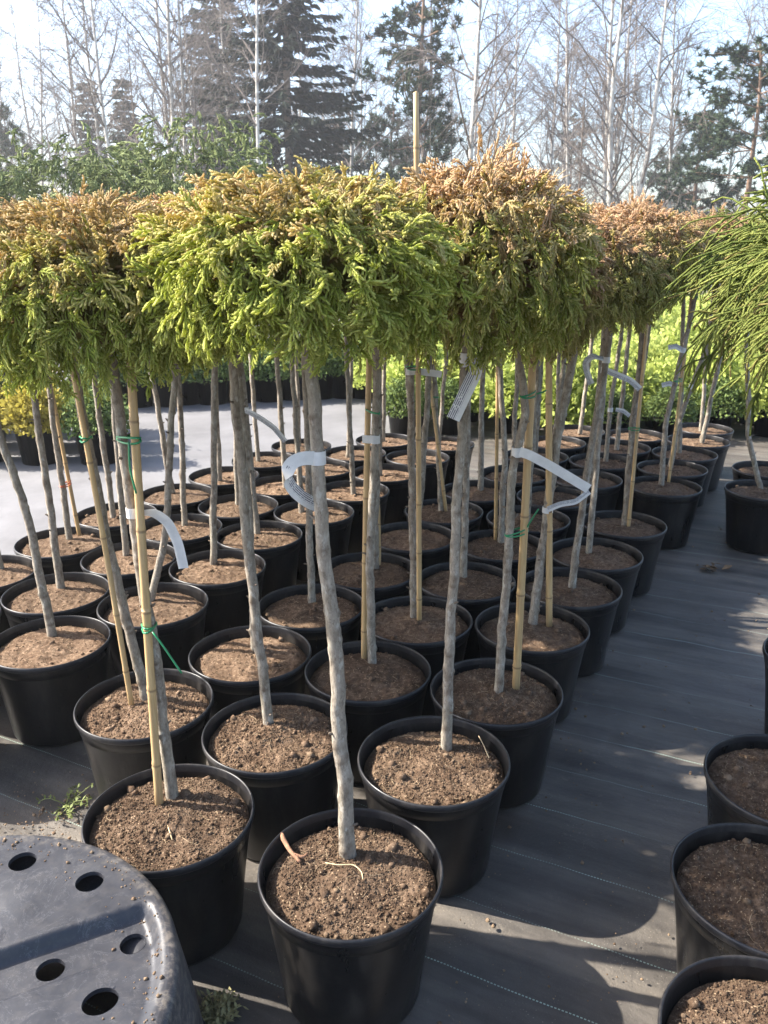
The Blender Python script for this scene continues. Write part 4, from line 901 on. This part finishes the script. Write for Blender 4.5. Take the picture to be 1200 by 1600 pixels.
def conifer_tree(seed, H, rad):
    r = np.random.default_rng(seed); tm, cm = MB(), MB(); tm.add(*tube([(0, 0, 0), (.05, 0, H * .5), (0, 0, H)], [.16, .10, .02], 8)); z = .9
    V, C = [], []
    while z < H - .2:
        L = rad * (1 - z / H) ** .85 + .25
        for b in range(r.integers(6, 9)):
            a = r.uniform(0, 6.283); l = L * r.uniform(.5, 1.15); d = np.array((math.cos(a), math.sin(a), 0)); dz = r.uniform(-.35, -.05); sd_ = np.array((-d[1], d[0], 0))
            for m in range(int(10 + l * 15)):
                f = r.uniform(.12, 1); p = np.array((0, 0, z)) + d * l * f + np.array((0, 0, dz * l * f + .18 * l * f * f)); s = r.uniform(.22, .42) * (1.15 - .4 * f); u = norm(d * .7 + sd_ * r.normal() * .8 + np.array((0, 0, r.uniform(-.9, .05)))); w = norm(np.cross(u, r.normal(size=3))) * s * .20
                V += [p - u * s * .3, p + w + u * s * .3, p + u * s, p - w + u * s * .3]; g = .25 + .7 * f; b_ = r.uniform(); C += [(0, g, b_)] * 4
            cm.add(*tube3([(0, 0, z), np.array((0, 0, z)) + d * l * .5 + (0, 0, dz * l * .5), np.array((0, 0, z)) + d * l + (0, 0, dz * l + .1)], [.02, .012, .005], 3))
        z += r.uniform(.17, .30)
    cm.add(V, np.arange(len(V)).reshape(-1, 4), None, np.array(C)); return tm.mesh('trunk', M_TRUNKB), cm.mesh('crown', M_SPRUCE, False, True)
def pine_tree(seed, H, bare, rad, n=34):
    r = np.random.default_rng(seed); tm, cm, V, C = MB(), MB(), [], []; P = smooth_path(np.stack([np.cumsum(r.normal(size=8) * .07), np.cumsum(r.normal(size=8) * .07), np.linspace(0, H, 8)], -1), 20); tm.add(*tube(P, np.linspace(.13, .03, 20), 8))
    for i in range(n):
        t = bare + (1 - bare) * (i + r.uniform()) / n; j = min(18, int(t * 19)); p = P[j]; a = r.uniform(0, 6.283); q = (t - bare) / (1 - bare); L = rad * (.55 + .6 * math.sin(math.pi * min(1, q * .8 + .2))) * r.uniform(.5, 1.15); d = norm(np.array((math.cos(a), math.sin(a), r.uniform(-.05, .5)))); Q_ = [p]
        for m in range(4): d = norm(d + r.normal(size=3) * .2 + np.array((0, 0, .05))); Q_.append(Q_[-1] + d * L / 4)
        tm.add(*tube3(Q_, np.linspace(.035, .012, 5), 5))
        for m in range(int(7 + L * 7)):
            f = r.uniform(.4, 1); jj = min(3, int(f * 4)); c = np.array(Q_[jj]) * (1 - (f * 4 - jj)) + np.array(Q_[jj + 1]) * (f * 4 - jj) + r.normal(size=3) * np.array((.22, .22, .12)); b_ = r.uniform()
            for k in range(30):
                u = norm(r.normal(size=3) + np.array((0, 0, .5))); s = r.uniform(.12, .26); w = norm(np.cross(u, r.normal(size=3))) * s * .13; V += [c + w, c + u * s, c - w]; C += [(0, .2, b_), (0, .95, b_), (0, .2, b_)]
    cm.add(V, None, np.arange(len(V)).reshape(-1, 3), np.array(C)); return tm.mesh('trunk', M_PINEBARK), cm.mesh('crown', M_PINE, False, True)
SPRUCE = [conifer_tree(601, 14, 3.5), conifer_tree(602, 10, 2.2)]
PINE = [pine_tree(701, 10.2, .38, 1.7), pine_tree(702, 10.5, .45, 2.3), pine_tree(703, 6.5, .2, 1.8)]
def wood_tree(name, meshes, px, Y, s, label, cat, group=None, rz=None, tilt=0.0, br=1.0):
    x = on_y(px, 300, Y)[0]; root = empty(name, (x, Y, 0), rz if rz is not None else random.uniform(0, 6.28)); root.scale = s if isinstance(s, tuple) else (s, s, s); root.rotation_euler[1] = tilt
    link('trunk', meshes[0], root); cr = link('crown', meshes[1], root); cr.color = (.5, br, 0, 1); return tag(root, label, cat, group)
wood_tree('spruce_tree', SPRUCE[0], 452, 29, 1.0, 'tall dark spruce standing over the bronzed crowns', 'spruce', rz=.4, br=.9)
wood_tree('spruce_tree', SPRUCE[0], 352, 40, .95, 'grey-looking spruce half hidden behind birches beside the dark spruce', 'spruce', rz=2)
wood_tree('spruce_tree', SPRUCE[1], 525, 37, .70, 'shorter spruce at the foot of the tall dark one', 'spruce', rz=3)
wood_tree('spruce_tree', SPRUCE[1], 205, 42, .85, 'pointed spruce among the birches behind the arching conifers', 'spruce', rz=1)
wood_tree('spruce_tree', SPRUCE[1], 150, 46, .90, 'faint spruce far back among thin birches', 'spruce', rz=5)
wood_tree('pine_tree', PINE[0], 660, 27, .92, 'open-crowned pine with bare lower trunk behind the tall cane', 'pine', rz=1.0)
wood_tree('pine_tree', PINE[2], 612, 36, .95, 'bushy low pine beside the open-crowned pine', 'pine', rz=2.0)
wood_tree('pine_tree', PINE[1], 1162, 24, (.85, .85, .60), 'leaning pine with dark bare trunk and flat tiers of needles', 'pine', rz=2.4)
wood_tree('pine_tree', PINE[2], 1085, 30, .85, 'young pine filling the gap below the leaning pine', 'pine', rz=.2)
wood_tree('pine_tree', PINE[2], 1040, 40, .75, 'small olive-green pine behind thin pale trunks', 'pine', rz=4)
wood_tree('pine_tree', PINE[2], 5, 34, 1.0, 'green pine at the outer end of the wood', 'pine', rz=3)
wood_tree('pine_tree', PINE[0], 890, 52, .8, 'distant pine low between bare trees', 'pine', rz=3)
B = 'birch_tree'
for px, Y, s, v, tl, lab in [(405, 23, .95, 4, -.06, 'slim pale birch in front of the dark spruce'), (268, 27, 1.0, 0, -.05, 'pale straight birch over the tallest arching conifer'), (296, 28, 1.0, 1, -.06, 'second pale birch over the tallest arching conifer'),
                             (190, 25, 1.0, 4, -.10, 'leaning pale birch between the arching conifers'), (737, 22, .95, 1, .0, 'bright white birch rising behind the tallest bronzed crown'), (976, 21, .85, 2, .0, 'birch forking low into two spreading pale stems'),
                             (905, 24, .62, 3, .0, 'dark crooked bare tree behind the cut cane'), (945, 26, .95, 0, .02, 'thin bare birch beside the forked one'), (1195, 27, .95, 4, .02, 'pale bare tree crossing in front of the leaning pine')]:
    o = wood_tree(B if v in (0, 1, 2, 4) else 'bare_tree', BARE[v], px, Y, s, lab, 'birch' if v != 3 else 'tree', tilt=tl, rz=0.0 if v == 2 else None)
r_ = np.random.default_rng(77)
for k in range(27):
    px = -60 + k * 48 + r_.normal() * 14; Y = 30 + r_.uniform(0, 9); v = (0, 1, 4, 0, 1, 4, 3)[r_.integers(7)]
    wood_tree('birch_tree' if v != 3 else 'bare_tree', BARE[v], px, Y, r_.uniform(.8, 1.08), 'thin leafless tree in the wood behind the nursery', 'tree', 'leafless trees of the wood', tilt=r_.normal() * .045 - .02)
for k in range(24):
    px = -80 + k * 57 + r_.normal() * 14; Y = 42 + r_.uniform(0, 16); v = (0, 1, 4, 3, 2)[r_.integers(5)]
    wood_tree('bare_tree', BARE[v], px, Y, r_.uniform(.75, 1.1), 'faint leafless tree far back in the wood', 'tree', 'far leafless trees of the wood', tilt=r_.normal() * .05)
# brushwood under the trees
mb = MB(); r_ = np.random.default_rng(31)
for k in range(2400):
    Y = 27 + r_.uniform(0, 26); x = on_y(r_.uniform(-120, 1320), 300, Y)[0]; h = r_.uniform(1.0, 3.2); d = np.array((r_.normal() * .25, r_.normal() * .25, 1.0)); p0 = np.array((x, Y, 0)); p1 = p0 + d * h * .5; p2 = p1 + (d + np.array((r_.normal() * .3, r_.normal() * .3, 0))) * h * .5
    mb.add(*tube3([p0, p1, p2], [.014, .011, .006], 3))
    for j in range(3): e = p1 + (p2 - p1) * r_.uniform(0, .8); mb.add(*tube3([e, e + np.array((r_.normal() * .35, r_.normal() * .35, r_.uniform(.2, .8)))], [.008, .005], 3))
tag(link('brushwood', mb.mesh('brushwood', M_TWIG)), 'grey-brown leafless brushwood under the trees of the wood', 'brushwood', kind='stuff')

# ------------------------------------------------------------------ hazy spring air
mb = MB(); x0, x1, y0, y1, z0, z1 = -70, 70, -12, 75, -1.0, 17
mb.add([(x0, y0, z0), (x1, y0, z0), (x1, y1, z0), (x0, y1, z0), (x0, y0, z1), (x1, y0, z1), (x1, y1, z1), (x0, y1, z1)], [(0, 3, 2, 1), (4, 5, 6, 7), (0, 1, 5, 4), (1, 2, 6, 5), (2, 3, 7, 6), (3, 0, 4, 7)])
mh = bpy.data.materials.new('haze'); mh.use_nodes = True; hn = mh.node_tree; hn.nodes.remove(hn.nodes['Principled BSDF'])
pv = hn.nodes.new('ShaderNodeVolumePrincipled'); pv.inputs['Color'].default_value = (.96, .97, 1, 1); pv.inputs['Density'].default_value = .0019; pv.inputs['Anisotropy'].default_value = .3
hn.links.new(pv.outputs[0], hn.nodes['Material Output'].inputs['Volume'])
tag(link('haze', mb.mesh('haze', mh, False)), 'thin pale haze in the spring air', 'haze', kind='stuff')
